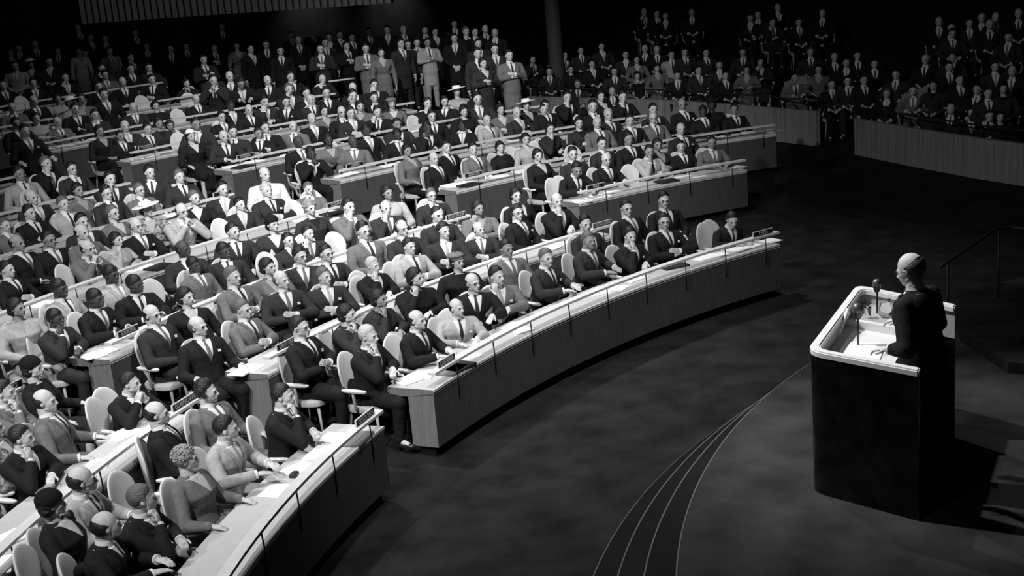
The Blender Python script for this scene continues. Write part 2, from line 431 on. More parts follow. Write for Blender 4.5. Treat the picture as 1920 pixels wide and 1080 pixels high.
def make_chair(x, y, z, rz, label, group):
    t = empty('shell_armchair', (x, y, z), rz); tag(t, label, 'chair', group)
    last = t
    for n, me in CHP:
        o = link(n, me, last if n == 'armrest_post' else t); last = o
    return t

# ------------------------------------------------------------------ people
# local frame: +Y is ahead, +Z up, origin on the floor under the pelvis; seat height 0.47
def hand(bm, w, d, side, nrm=Vector((0, 0, -1)), curl=.5, s=1.0):
    """w wrist, d hand direction, nrm palm normal, side -1/+1 places the thumb"""
    w = Vector(w); d = Vector(d).normalized(); nrm = (nrm-d*nrm.dot(d)).normalized(); x = d.cross(nrm)*side
    pc = w+d*.045*s
    R = Matrix((x, d, nrm)).transposed()
    ell(bm, pc, (.040*s, .052*s, .017*s), rot=R)
    for i, (o, L) in enumerate(((-.030, .060), (-.010, .074), (.010, .078), (.030, .068))):
        b0 = w+d*.082*s+x*o*s; c = curl*(1+.12*(i-1.5)); d1 = (d*math.cos(c*.6)+nrm*math.sin(c*.6)); d2 = (d*math.cos(c*1.6)+nrm*math.sin(c*1.6))
        k = b0+d1*L*.55*s; capsule(bm, b0-d*.02, k, .0092*s, .0088*s, 8); capsule(bm, k, k+d2*L*.5*s, .0088*s, .0074*s, 8)
    t0 = w+d*.022*s+x*.030*s; t1 = t0+(d*.55+x*.75+nrm*.25)*.036*s; t2 = t1+(d*.9+x*.15+nrm*.35)*.032*s
    capsule(bm, t0, t1, .0125*s, .0105*s, 8); capsule(bm, t1, t2, .0105*s, .0085*s, 8)

POSES = {  # lean deg, elbow L/R, wrist L/R, hand dir L/R, curl, legs
 'lap':    dict(lean=3, el=((-.265, .07, .72), (.265, .07, .72)), wr=((-.12, .25, .655), (.11, .27, .66)), hd=((.75, .6, -.15), (-.75, .6, -.12)), nr=((0, 0, -1), (0, 0, -1)), curl=.7),
 'cross':  dict(lean=4, el=((-.27, .11, .745), (.27, .11, .745)), wr=((-.02, .245, .80), (.03, .205, .755)), hd=((.9, .05, .22), (-.95, .02, .1)), nr=((0, -1, 0), (0, -1, 0)), curl=.4),
 'chin':   dict(lean=-5, el=((-.25, .15, .77), (.20, .27, .79)), wr=((-.02, .30, .80), (.085, .195, .985)), hd=((.8, .5, 0), (-.2, -.12, 1)), nr=((0, 0, -1), (0, -1, 0)), curl=1.1),
 'desk':   dict(lean=-6, el=((-.27, .15, .77), (.27, .15, .77)), wr=((-.12, .37, .80), (.12, .38, .80)), hd=((.5, .8, 0), (-.5, .8, 0)), nr=((0, 0, -1), (0, 0, -1)), curl=.4),
 'write':  dict(lean=-20, el=((-.29, .24, .77), (.30, .24, .77)), wr=((-.12, .44, .795), (.10, .43, .80)), hd=((.5, .8, 0), (-.6, .8, -.05)), nr=((0, 0, -1), (0, 0, -1)), curl=.9),
 'clasp':  dict(lean=-12, el=((-.22, .30, .79), (.22, .30, .79)), wr=((-.05, .27, .96), (.05, .27, .96)), hd=((.35, -.05, 1), (-.35, -.05, 1)), nr=((1, 0, 0), (-1, 0, 0)), curl=1.3),
 'arms':   dict(lean=6, el=((-.28, .03, .70), (.28, .03, .70)), wr=((-.27, .25, .70), (.27, .25, .70)), hd=((.1, 1, -.1), (-.1, 1, -.1)), nr=((0, 0, -1), (0, 0, -1)), curl=.5),
 'legcross': dict(lean=8, el=((-.26, .03, .70), (.26, .05, .71)), wr=((-.07, .23, .69), (.06, .25, .70)), hd=((.8, .5, -.05), (-.8, .5, 0)), nr=((0, 0, -1), (0, 0, -1)), curl=.8, lc=1),
}
for _p in POSES.values():
    _p['el'] = tuple((x*1.10, y, z) for x, y, z in _p['el'])
def lean_M(lean, piv=(0, -.02, .50)):
    p = Vector(piv); return Matrix.Translation(p) @ Matrix.Rotation(math.radians(lean), 4, 'X') @ Matrix.Translation(-p)
SPK = {}
def figure(pose, stand=False, fem=False):
    P = dict(POSES.get(pose, {})); dz = 0
    if stand:
        dz = .42
        P = {'side': dict(lean=0, el=((-.245, -.01, 1.10), (.245, -.01, 1.10)), wr=((-.25, .06, .86), (.25, .06, .86)), hd=((0, .12, -1), (0, .12, -1)), nr=((1, 0, 0), (-1, 0, 0)), curl=.4),
             'front': dict(lean=0, el=((-.26, .03, 1.11), (.26, .03, 1.11)), wr=((-.06, .19, .94), (.06, .19, .96)), hd=((.7, .1, -.6), (-.7, .1, -.6)), nr=((0, -1, 0), (0, -1, 0)), curl=.6),
             'folded': dict(lean=0, el=((-.26, .07, 1.16), (.26, .07, 1.16)), wr=((-.02, .21, 1.23), (.03, .18, 1.18)), hd=((.9, .05, .2), (-.95, .02, .1)), nr=((0, -1, 0), (0, -1, 0)), curl=.4),
             'podium': dict(lean=-7, el=((-.25, .14, 1.12), (.27, .02, 1.14)), wr=((-.22, .38, 1.20), (.17, .24, 1.16)), hd=((.1, 1, -.1), (.0, 1, -.12)), nr=((0, 0, -1), (0, 0, -1)), curl=.5)}[pose]
        if pose == 'podium' and SPK:
            w = SPK['wl']; sh0 = Vector((-.2, 0, 1.36)); P['wr'] = (tuple(w), P['wr'][1]); P['el'] = (tuple((sh0+w)/2+Vector((-.10, -.10, -.10))), P['el'][1])
        LM = lean_M(P['lean'], (0, 0, .92))
    else: LM = lean_M(P['lean'])
    k = .92 if fem else 1.0
    sh = [LM @ Vector((s*.206*k, -.01, .938+dz)) for s in (-1, 1)]
    P['sh'] = sh; P['LM'] = LM; P['dz'] = dz; P['k'] = k
    hip = [Vector((s*.085, 0 if not stand else 0, .53+(.39 if stand else 0))) for s in (-1, 1)]
    if stand:
        knee = [Vector((s*.095, .02, .49)) for s in (-1, 1)]; ank = [Vector((s*.10, -.01, .08)) for s in (-1, 1)]
        toe = [Vector((s*.12, .16, .035)) for s in (-1, 1)]
    else:
        knee = [Vector((s*.13, .43, .51)) for s in (-1, 1)]; ank = [Vector((s*.12, .38, .09)) for s in (-1, 1)]
        toe = [Vector((s*.13, .53, .04)) for s in (-1, 1)]
        if P.get('lc'):
            knee[1] = Vector((.02, .42, .60)); ank[1] = Vector((-.12, .55, .27)); toe[1] = Vector((-.17, .67, .22))
    P.update(hip=hip, knee=knee, ank=ank, toe=toe, stand=stand, fem=fem); return P
def torso_secs(k, g, dz, fem=False, z0=.40):
    b = [(.40, .150, .105, .0), (.50, .172, .125, .0), (.60, .160, .122, .0), (.70, .150 if not fem else .128, .112 if not fem else .098, .0), (.79, .165 if not fem else .15, .118, .0 if not fem else .012),
         (.87, .192, .128 if not fem else .132, -.002 if not fem else .012), (.94, .194, .112, -.008), (.985, .158, .086, -.012), (1.015, .100, .068, -.012)]
    return [(z+dz, hw*k*1.06+g, hd*1.08+g, yo) for z, hw, hd, yo in b if z >= z0]
HC = Vector((0, .016, 1.168))
def build_body(P, yaw, pitch, vox, skinm):
    """one continuous skin: head, neck, trunk, limbs, five-fingered hands"""
    bm = bmesh.new(); LM = P['LM']; dz = P['dz']; k = P['k']
    loft(bm, torso_secs(k, -.006, dz), LM)
    hc = LM @ (HC+Vector((0, 0, dz)))
    capsule(bm, LM @ Vector((0, -.012, .98+dz)), hc+Vector((0, -.03, -.06)), .064*k, .058*k, 14)
    for s in (0, 1):
        capsule(bm, P['sh'][s], P['el'][s], .050*k, .042*k); capsule(bm, P['el'][s], P['wr'][s], .041*k, .027*k)
        hand(bm, P['wr'][s], P['hd'][s], 1 if s == 0 else 1, Vector(P['nr'][s]), P['curl'], .98*k if s == 0 else .98*k)
        capsule(bm, P['hip'][s], P['knee'][s], .085, .058); capsule(bm, P['knee'][s], P['ank'][s], .055, .036)
        capsule(bm, P['ank'][s], P['toe'][s], .035, .03)
    HM = Matrix.Translation(hc) @ Matrix.Rotation(yaw, 4, 'Z') @ Matrix.Rotation(pitch, 4, 'X')
    f = .91 if k < 1 else .965
    S = HM @ Matrix.Diagonal((f*1.03, f, f*.95, 1))
    ell(bm, (0, -.018, .022), (.078, .097, .098), S, 20, 14)
    ell(bm, (0, .022, -.012), (.066, .070, .088), S, 18, 12)
    ell(bm, (0, .036, -.050), (.052, .056, .056), S, 16, 10)
    ell(bm, (0, .070, -.088), (.026, .024, .020), S)
    ell(bm, (0, .072, .018), (.048, .020, .014), S)
    for s in (-1, 1):
        ell(bm, (s*.037, .053, -.024), (.021, .022, .018), S)
        ell(bm, (s*.076, -.010, -.010), (.009, .018, .029), S)
        ell(bm, (s*.046, .010, -.062), (.016, .034, .026), S)
        ell(bm, (s*.011, .100, -.034), (.010, .012, .009), S)
    n0, n1 = S @ Vector((0, .084, .010)), S @ Vector((0, .106, -.030)); capsule(bm, n0, n1, .0085, .0115)
    ell(bm, (0, .090, -.062), (.024, .012, .011), S)
    nb = remesh(bm, vox, 2, .45)
    inv = S.inverted()
    for fc in nb.faces:
        c = inv @ fc.calc_center_median()
        if c.y > .085 and abs(c.x) < .021 and -.069 < c.z < -.055: fc.material_index = 2
    for s in (-1, 1):
        ell(nb, (s*.031, .0815, -.002), (.0155, .0065, .0078), S, 10, 6, 1)
        ell(nb, (s*.031, .0885, .0165), (.019, .0055, .0036), S, 10, 6, 3)
    for fc in nb.faces: fc.smooth = True
    return nb, HM, f
def build_cloth(P, yaw=0):
    out = {}; LM = P['LM']; dz = P['dz']; k = P['k']; fem = P['fem']
    # upper garment
    bm = bmesh.new()
    secs = torso_secs(k, .016, dz, fem, .40)
    if P['stand']: secs = [(z-.24, hw+.0, hd, yo) for z, hw, hd, yo in secs[:1]]+secs
    loft(bm, secs, LM)
    loft(bm, [(1.0+dz, .088*k, .072, -.014), (1.035+dz, .072*k, .070, -.016)], LM)
    for s in (0, 1):
        sg = -1 if s == 0 else 1
        capsule(bm, LM @ Vector((sg*.06, -.015, .975+dz)), P['sh'][s]+Vector((0, 0, .004)), .056*k, .069*k, 12)
        capsule(bm, P['sh'][s], P['el'][s], .071*k, .063*k, 12); capsule(bm, P['el'][s], Vector(P['wr'][s])-(Vector(P['wr'][s])-Vector(P['el'][s])).normalized()*.035, .065*k, .047*k, 12)
    nb = remesh(bm, .0115, 3, .5)
    # clean V opening cut with two planes in the trunk's frame
    inv = LM.inverted(); R3 = LM.to_3x3()
    zt = .775+dz if not fem else .86+dz; hw = .074 if not fem else .075; ztop = .995+dz
    planes = []
    for sg in (-1, 1):
        a = Vector((0, 0, zt)); b = Vector((sg*hw, 0, ztop)); d = (b-a).normalized(); nrm = Vector((d.z*sg, 0, -d.x*sg))
        planes.append((a, nrm))
    for off in ((0, .042) if not fem else (0,)):
        for a, nrm in planes:
            geom = nb.verts[:]+nb.edges[:]+nb.faces[:]
            bmesh.ops.bisect_plane(nb, geom=geom, plane_co=LM @ (a+nrm*off), plane_no=R3 @ nrm)
    def reg(c, off):
        c = inv @ c
        return .03 < c.y < .172 and c.z > zt-.03 and all((c-a).dot(nrm) < off for a, nrm in planes)
    if not fem:
        lap = [f for f in nb.faces if reg(f.calc_center_median(), .042) and not reg(f.calc_center_median(), 0) and (inv @ f.calc_center_median()).z > .76+dz and (inv @ f.calc_center_median()).y < .16]
        lb = bmesh.new(); vm = {}
        for f in lap:
            vs = []
            for v in f.verts:
                if v not in vm: vm[v] = lb.verts.new(v.co+v.normal*.006)
                vs.append(vm[v])
            lb.faces.new(vs).smooth = True
        me = bpy.data.meshes.new('lapels'); lb.to_mesh(me); lb.free(); out['lapels'] = me
    bmesh.ops.delete(nb, geom=[f for f in nb.faces if reg(f.calc_center_median(), 0)], context='FACES')
    me = bpy.data.meshes.new('jacket'); nb.to_mesh(me); nb.free(); out['jacket'] = me
    # shirt or blouse front with collar, cuffs
    bm = bmesh.new(); loft(bm, [s for s in torso_secs(k, .006, dz, fem, .60)], LM)
    if not fem:
        loft(bm, [(1.0+dz, .080*k, .066, -.014), (1.03+dz, .066, .064, -.012), (1.062+dz, .062, .062, -.008)], LM)
        for s in (0, 1):
            d = (Vector(P['wr'][s])-Vector(P['el'][s])).normalized(); tube(bm, [Vector(P['wr'][s])-d*.05, Vector(P['wr'][s])+d*.006], [.039, .039], 12)
    out['shirt'] = finish(bm, 'shirt', M_SHIRT, True, 40)
    if not fem:
        bm = bmesh.new(); rows = []
        for z, w in ((1.035, .010), (1.02, .018), (1.005, .012), (.985, .014), (.94, .019), (.87, .024), (.82, .027), (.79, .028), (.75, .028)):
            sec = torso_secs(k, .006, 0); yy = .07
            for (z0, _, h0, y0), (z1, _, h1, y1) in zip(sec, sec[1:]):
                if z0 <= z <= z1: t = (z-z0)/(z1-z0); yy = h0+(h1-h0)*t+y0+(y1-y0)*t
            if z > 1.01: yy = .062
            yy += .007
            rows.append([bm.verts.new(LM @ Vector((x*w, yy-(.004 if x else 0), z+dz))) for x in (-1, 0, 1)])
        for a, b in zip(rows, rows[1:]):
            for i in (0, 1): bm.faces.new((a[i], a[i+1], b[i+1], b[i]))
        out['tie'] = finish(bm, 'tie', M_TIES[0], True)
    # lower garment
    bm = bmesh.new(); dd = .39 if P['stand'] else 0
    if not fem:
        ell(bm, (0, 0, .53+dd), (.192, .15, .12))
        for s in (0, 1):
            capsule(bm, P['hip'][s], P['knee'][s], .106, .080, 12)
            a = P['knee'][s]; e = P['ank'][s]; capsule(bm, a, e+(a-e).normalized()*.01, .072, .055, 12)
    elif P['stand']:
        loft(bm, [(.52, .17, .15, .01), (.7, .19, .155, 0), (.92, .175, .135, 0), (1.10, .135, .11, 0)])
    else:
        ell(bm, (0, 0, .54), (.175, .14, .12))
        for s in (0, 1): capsule(bm, P['hip'][s], P['knee'][s]+Vector((0, .02, 0)), .108, .088, 12)
        capsule(bm, (0, .1, .53), (0, .42, .52), .10, .09, 12); capsule(bm, (-.08, .43, .50), (-.07, .42, .30), .075, .07); capsule(bm, (.08, .43, .50), (.07, .42, .30), .075, .07); capsule(bm, (0, .43, .48), (0, .41, .30), .07, .07)
    nb = remesh(bm, .014, 3, .5); me = bpy.data.meshes.new('lower'); nb.to_mesh(me); nb.free(); out['lower'] = me
    for s in (0, 1):
        bm = bmesh.new(); a = P['ank'][s]; t = P['toe'][s]; d = (t-a); capsule(bm, a+Vector((0, -.03, -.035)) if not P.get('lc') or s == 0 else a, t, .042, .036, 10)
        out['shoe%d' % s] = finish(bm, 'shoe', M_SHOE, True)
    return out
# hair and hats, in the head's own frame
def cut(bm, co, no):
    bmesh.ops.bisect_plane(bm, geom=bm.verts[:]+bm.edges[:]+bm.faces[:], plane_co=co, plane_no=no, clear_inner=True)
def hair_mesh(style):
    bm = bmesh.new()
    if style in ('full', 'wave'):
        ell(bm, (0, -.020, .030), (.086, .104, .104), None, 28, 20)
        cut(bm, (0, .066, .082), Vector((0, -.68, .73)).normalized())
        for sg in (-1, 1): cut(bm, (sg*.052, .045, .060), Vector((-sg*.5, -.8, .25)).normalized())
        cut(bm, (0, 0, -.062), Vector((0, -.2, 1)).normalized())
        if style == 'wave':
            for v in bm.verts:
                if v.co.z > .06: v.co.z += .016*math.sin(v.co.x*60+v.co.y*40)*.6+.012
    elif style == 'fringe':
        ell(bm, (0, -.022, .014), (.086, .102, .098), None, 28, 20)
        cut(bm, (0, -.006, 0), Vector((0, -1, .15)).normalized()); cut(bm, (0, 0, .026), Vector((0, -.45, -1)).normalized()); cut(bm, (0, 0, -.065), (0, 0, 1))
    elif style == 'bob':
        ell(bm, (0, -.026, .022), (.098, .112, .110), None, 26, 18)
        cut(bm, (0, .070, .065), Vector((0, -.80, .60)).normalized())
        b2 = bmesh.new(); ell(b2, (0, -.05, -.045), (.095, .075, .062), None, 22, 12); cut(b2, (0, .0, 0), Vector((0, -1, 0)))
        me = bpy.data.meshes.new('x'); b2.to_mesh(me); bm.from_mesh(me); b2.free()
    elif style == 'curly':
        rnd = random.Random(3)
        ell(bm, (0, -.024, .028), (.094, .106, .106), None, 24, 16)
        cut(bm, (0, .075, .065), Vector((0, -.72, .70)).normalized())
        for i in range(170):
            a, t = rnd.uniform(0, 2*math.pi), rnd.uniform(0, 1.75); v = Vector((.096*math.sin(t)*math.cos(a), -.024+.108*math.sin(t)*math.sin(a), .028+.108*math.cos(t)))
            if v.y < .06+.8*(v.z-.05): ell(bm, v, (.0125, .0125, .011), None, 7, 5)
    elif style == 'afro':
        ell(bm, (0, -.022, .030), (.087, .103, .104), None, 26, 18)
        cut(bm, (0, .088, .066), Vector((0, -.60, .80)).normalized()); cut(bm, (0, 0, -.045), (0, 0, 1))
    elif style == 'hatcap':   # close fitting cloche
        ell(bm, (0, -.022, .050), (.098, .116, .100), None, 26, 18); cut(bm, (0, .06, .045), Vector((0, -.35, .93)).normalized())
    elif style == 'hatwide':
        loft(bm, [(.062, .10, .11, -.01), (.12, .09, .10, -.015), (.138, .05, .055, -.02)], Matrix.Rotation(.12, 4, 'X'), n=22, p=2)
        loft(bm, [(.055, .19, .20, 0), (.062, .205, .215, 0), (.068, .19, .20, 0)], Matrix.Rotation(.12, 4, 'X') @ Matrix.Rotation(.15, 4, 'Y'), n=26, p=2)
    elif style == 'beret':
        ell(bm, (.01, -.03, .085), (.115, .12, .045), None, 24, 12)
        ell(bm, (0, -.022, .045), (.092, .110, .085), None, 24, 12); cut(bm, (0, .05, .03), Vector((0, -.35, .93)).normalized())
    elif style == 'band':
        ell(bm, (0, -.02, .030), (.090, .106, .108), None, 26, 18); cut(bm, (0, .03, .06), Vector((0, -.2, 1))); cut(bm, (0, -.035, 0), Vector((0, 1, .2)))
    if style in ('full', 'wave', 'fringe', 'bob', 'curly', 'afro'):
        bm.edges.ensure_lookup_table(); edge = [v.co.copy() for v in bm.verts if v.is_boundary]
        rnd = random.Random(5)
        for v in bm.verts:
            dmin = min(((v.co-e).length for e in edge), default=1)
            o = Vector((0, -.018, .022)); dlt = v.co-o
            k = math.sqrt((dlt.x/.080)**2+(dlt.y/.099)**2+(dlt.z/.100)**2)
            surf = o+dlt/k if v.co.z > -.03 else v.co*.985
            t = smooth01(dmin/.030); wav = 1+(.028*math.sin(v.co.x*170+v.co.z*50)+.03*math.sin(v.co.x*31+1)*(1 if v.co.z > .05 else 0))*t
            v.co = surf.lerp(o+(v.co-o)*wav, .12+.88*t)
            if v.is_boundary: v.co += Vector((rnd.uniform(-1, 1), rnd.uniform(-1, 1), rnd.uniform(-1, 1)))*.005
    return finish(bm, 'hair_'+style, hairm('d'), True, 60)
HAIR = {s: hair_mesh(s) for s in ('full', 'wave', 'fringe', 'bob', 'curly', 'afro', 'hatcap', 'hatwide', 'beret', 'band')}
bm = bmesh.new()
for s in (-1, 1):
    pts = [(s*.034+.021*math.cos(a), .094-.004*abs(math.cos(a)), .000+.017*math.sin(a)) for a in [2*math.pi*k/14 for k in range(15)]]
    tube(bm, pts, .0022, 6, caps=False); tube(bm, [(s*.056, .099, .004), (s*.078, .06, .004), (s*.084, -.005, -.002)], .002, 6)
tube(bm, [(-.012, .104, .004), (0, .108, .007), (.012, .104, .004)], .0022, 6)
GLASSES = finish(bm, 'glasses', M_GLS, True)
bm = bmesh.new()
tube(bm, [(-.088, -.01, -.01), (-.09, -.01, .07), (-.05, -.012, .122), (0, -.014, .136), (.05, -.012, .122), (.09, -.01, .07), (.088, -.01, -.01)], .006, 8)
for s in (-1, 1): tube(bm, [(s*.080, -.01, -.012), (s*.100, -.01, -.012)], [.028, .024], 12)
PHONES = finish(bm, 'earphones', M_MICB, True, 50)
bm = bmesh.new(); box(bm, (0, 0, 0), (.034, .004, .026)); box(bm, (.006, 0, .014), (.014, .004, .012), Matrix.Rotation(.5, 4, 'Y')); HANKY = finish(bm, 'hanky', M_SHIRT)

BODY = {}; CLOTH = {}
def get_body(pose, stand, fem, yq, pit, vox):
    key = (pose, stand, fem, yq, pit, vox)
    if key not in BODY:
        P = figure(pose, stand, fem); nb, HM, f = build_body(P, math.radians(yq), math.radians(pit), vox, None)
        me = bpy.data.meshes.new('body'); nb.to_mesh(me); nb.free()
        BODY[key] = (me, HM, f, P)
    return BODY[key]
def get_cloth(pose, stand, fem):
    key = (pose, stand, fem)
    if key not in CLOTH: CLOTH[key] = build_cloth(figure(pose, stand, fem))
    return CLOTH[key]
rp = random.Random(11)
def make_person(loc, rz, scale, pose='lap', stand=False, fem=False, tone='D', sk='l', hr='d', yq=0, pit=0, near=True, glasses=False, phones=False, hanky=False, hw=None):
    vox = .0062 if near else .0105
    me, HM, f, P = get_body(pose, stand, fem, yq, pit, vox)
    root = empty('person', loc, rz, scale)
    link('body', mesh_copy(me, [skin(sk), M_EYE, M_LIP, M_BROW if hr not in 'wBg' else hairm('g')], sk+hr), root)
    c = get_cloth(pose, stand, fem)
    pat = tone == 'P'; sm = M_PATTERN if pat else suit(tone); tm = M_PATTERN if pat else trouser('K' if (fem and tone in 'ML' and rp.random() < .4) else tone)
    jk = link('dress' if pat else 'jacket', mesh_copy(c['jacket'], [sm], tone), root)
    if 'lapels' in c and near: link('lapels', mesh_copy(c['lapels'], [sm], tone), jk)
    sh = M_SHIRT if not fem else (skin(sk) if rp.random() < .5 else suit('K' if tone in 'KD' else 'L'))
    so = link('shirt', mesh_copy(c['shirt'], [sh], sh.name), root)
    if 'tie' in c:
        tm2 = M_TIES[rp.choice((0, 0, 0, 1, 1, 2))]; link('tie', mesh_copy(c['tie'], [tm2], tm2.name), so)
    link('skirt' if fem else 'trousers', mesh_copy(c['lower'], [tm], tm.name), root)
    for s in (0, 1): link('shoe', c['shoe%d' % s], root)
    st = {'d': 'full', 'g': 'full', 'w': 'full', 'b': 'fringe', 'B': 'fringe', 'f': 'bob', 'y': 'curly', 'h': 'hatcap', 'H': 'hatwide', 'e': 'beret', 't': 'bob', 'a': 'afro', 'v': 'wave'}[hr]
    hm = {'d': hairm('d'), 'g': hairm('g'), 'w': hairm('w'), 'b': hairm('d'), 'B': hairm('g'), 'f': hairm('d'), 'y': hairm('y'), 'h': M_HATK, 'H': M_HATW, 'e': M_HATG, 't': hairm('d'), 'a': hairm('d'), 'v': hairm('d')}[hr]
    HS = HM @ Matrix.Diagonal((f*1.03, f, f*.95, 1))
    link('hat' if hr in 'hHe' else 'hair', mesh_copy(HAIR[st], [hm], hm.name), root, HS)
    if hr in 'hHe': link('hair', mesh_copy(HAIR['bob'], [hairm('d')], 'd'), root, HS @ Matrix.Scale(.97, 4))
    if hr == 't': link('headband', mesh_copy(HAIR['band'], [M_HATW], 'w'), root, HS @ Matrix.Scale(1.10, 4))
    if glasses: link('glasses', GLASSES, root, HS)
    if phones: link('earphones', PHONES, root, HS)
    if hanky: link('pocket_handkerchief', HANKY, jk, P['LM'] @ Matrix.Translation((-.112, .155, .885+P['dz'])))
    return root
def head_local(pose, stand, fem, yq, pit, near): return get_body(pose, stand, fem, yq, pit, .0062 if near else .0105)[1].to_translation()

PODIUM_EYE = Vector((-4.9, 6.8, 2.0))
# x y tone skin hair pose flags   (flags: F woman, g glasses, p earphones, k handkerchief)
SEATED = """
563,613 K l d cross gk;652,588 D l f chin F;712,560 D m f chin F;692,630 K l w chin;783,600 K l b desk;857,577 L l b desk k;532,742 K l d chin
388,735 M l v arms p;295,775 K l b lap;425,803 L l d desk;245,718 K l d clasp;286,590 D l b lap gk;349,556 K l f lap F;372,612 K l B arms gk;456,580 M l g cross g
62,690 K l h lap F;85,752 M l b arms;8,735 M l d chin;42,820 K l d chin;155,900 L l b desk g;200,985 K l b desk k;98,945 K l h lap F;268,935 K l g chin k;350,860 M l y arms F
32,577 L m f lap F;105,597 D d a chin;180,560 K d a desk k;112,541 L d a lap;254,533 K d a desk k;209,515 L d a lap;-14,800 P l d lap F
528,525 D l B cross k;700,498 K l w chin;608,518 D l g cross k;437,518 M l g lap;503,500 M l f lap F;563,480 D l d lap g;541,450 D l d lap;612,475 D l d lap g;511,420 D l h lap F
578,437 D l d chin;437,434 D l d lap;420,470 D d a arms;364,497 M d a lap;344,467 D d b lap;780,520 K l f chin F
768,462 L l d cross;832,433 D l d lap p;898,430 D l b cross;820,403 D l d lap;858,490 K l e lap F;887,530 K l b desk g;932,517 M l d chin k;950,466 M m d lap;1025,483 D l g desk k;1104,451 D m g desk;1098,420 D l d lap
1182,443 K l d chin k;1175,390 K l d lap g;1245,376 K l d lap g;1245,415 K l d lap gk;1373,412 K l d write;970,398 K l d lap gpk;1045,377 K l b chin;968,366 K l f lap F
754,428 D l b lap gp;682,433 M l d lap g;654,387 M l d chin;727,361 L m f lap F;724,390 D l b chin;809,366 D l g lap gp;822,403 D l b lap;897,390 M m f chin F
582,390 D l y lap F;579,354 M l g lap;500,357 D l w cross k;497,327 W l b lap;450,383 D l d lap;418,354 D l d lap;365,371 K l g lap F;342,396 L l b clasp g;275,392 P l H lap F;256,423 K l B lap gk
212,399 M l g lap Fg;262,356 M l g lap g;281,323 D l d lap;337,331 D l g lap;200,362 D l d lap g;207,335 D l d chin;146,356 M m f lap F;119,382 L l g lap;154,415 D l d lap;154,436 M l b lap
165,466 M l b clasp g;219,449 L l f chin F;92,449 K m d lap g;33,456 K m b lap;10,422 M l g lap;14,505 K l d cross;60,370 D l B lap;56,399 K l d lap;37,326 L m d lap;87,306 K l g chin;135,316 D l d lap g
187,245 K m f lap F;226,255 K m d lap;235,237 D l b lap;250,202 D l b lap;292,198 K l f lap F;277,242 D l d lap;298,231 D m f lap F;319,235 D m f lap F;368,186 K l b lap;368,233 D m d lap;358,255 K l t lap F
30,231 K m d lap;47,246 K l d lap k;68,221 L l f lap F;108,229 M l b lap;141,204 K l d desk;178,215 D l d lap;23,202 M l b lap;64,189 K l b lap;108,185 L m f lap F;152,185 M m f lap F;132,192 L l H lap F
433,198 K d a lap;416,219 K l d lap;468,208 K l b lap;497,191 D l d chin;537,191 K l d lap k;585,187 D l b lap;608,208 M l f lap F;420,256 D l b desk;437,247 D l d lap;485,250 K m d lap k;497,239 K l d lap;550,237 M l b lap
585,223 K l b lap;641,210 K l b lap g;658,212 D l d lap;677,198 M l f lap F;708,210 K l d chin;735,194 M l e lap F;660,185 K l d lap;702,183 K l d lap;560,266 K d b lap;583,287 K d a clasp;616,262 M d f lap F;662,266 M d b lap;687,244 K d a lap;745,252 K d a lap k;745,233 D m d chin
810,218 K l d lap;870,209 K l f lap F;801,239 K d a chin;866,236 K d a lap;914,226 L l b lap;939,205 M l f lap F;970,211 D l b lap k;1020,205 K l d lap;764,282 M m f lap F;814,297 K l b lap;837,276 K l d lap;887,280 M l d lap;938,276 K l f lap F;986,261 L l f lap F;1032,241 D l f chin F
1009,291 K l f lap F;1074,289 D l d lap;1086,230 D l f lap F;1082,317 K m d write
1064,182 K l d chin;1127,180 K l f lap F;1168,182 K l d chin;1112,199 K l d lap;1225,205 D l d lap;1120,230 M l b lap;1141,215 D l w lap;1181,226 K l d lap;1225,221 M l b lap g;1279,196 K m b lap pk;1318,209 K d a lap;1335,196 K d h lap F;1377,205 K m d lap
1277,242 D l b lap k;1129,269 D l d lap;1179,261 K m d lap;1137,299 K l b desk g;1218,284 L m d chin;1233,271 D m f lap F;1277,275 K l d lap;1335,267 M m d desk;987,196 K l H lap F;1022,199 K l d lap
911,159 K l d lap;961,172 K l d chin;896,184 K l d lap;899,170 K l d lap;502,151 K l b lap;545,144 K l d lap;542,167 D l g chin;575,175 K l d lap;582,187 D l b lap;612,174 K l d lap;605,149 K l b chin;662,165 K l b lap;662,180 K l d lap;700,171 K l b lap;702,159 K l d lap;744,156 K l d lap;770,164 K l b lap
735,191 D l f lap F;802,194 K l d chin;834,191 K l d lap;857,171 L l H lap F;896,186 D l d lap;870,206 K l f lap F;496,191 D l d chin;467,206 K l b lap;675,199 M l f lap F
57,119 D l H lap F;92,116 D l d lap;62,156 K l d lap;122,146 K l d chin;5,160 K l d lap;28,124 L l d lap;191,129 D l d chin;197,141 M l d lap;245,129 K l d lap;230,154 K l b lap;279,127 D l d lap;285,149 K l d lap;350,156 K l f clasp F;397,141 D l d lap;400,151 D l d clasp;431,144 K l b lap;185,162 K l d lap;195,177 K l d lap;452,156 K m d write
"""
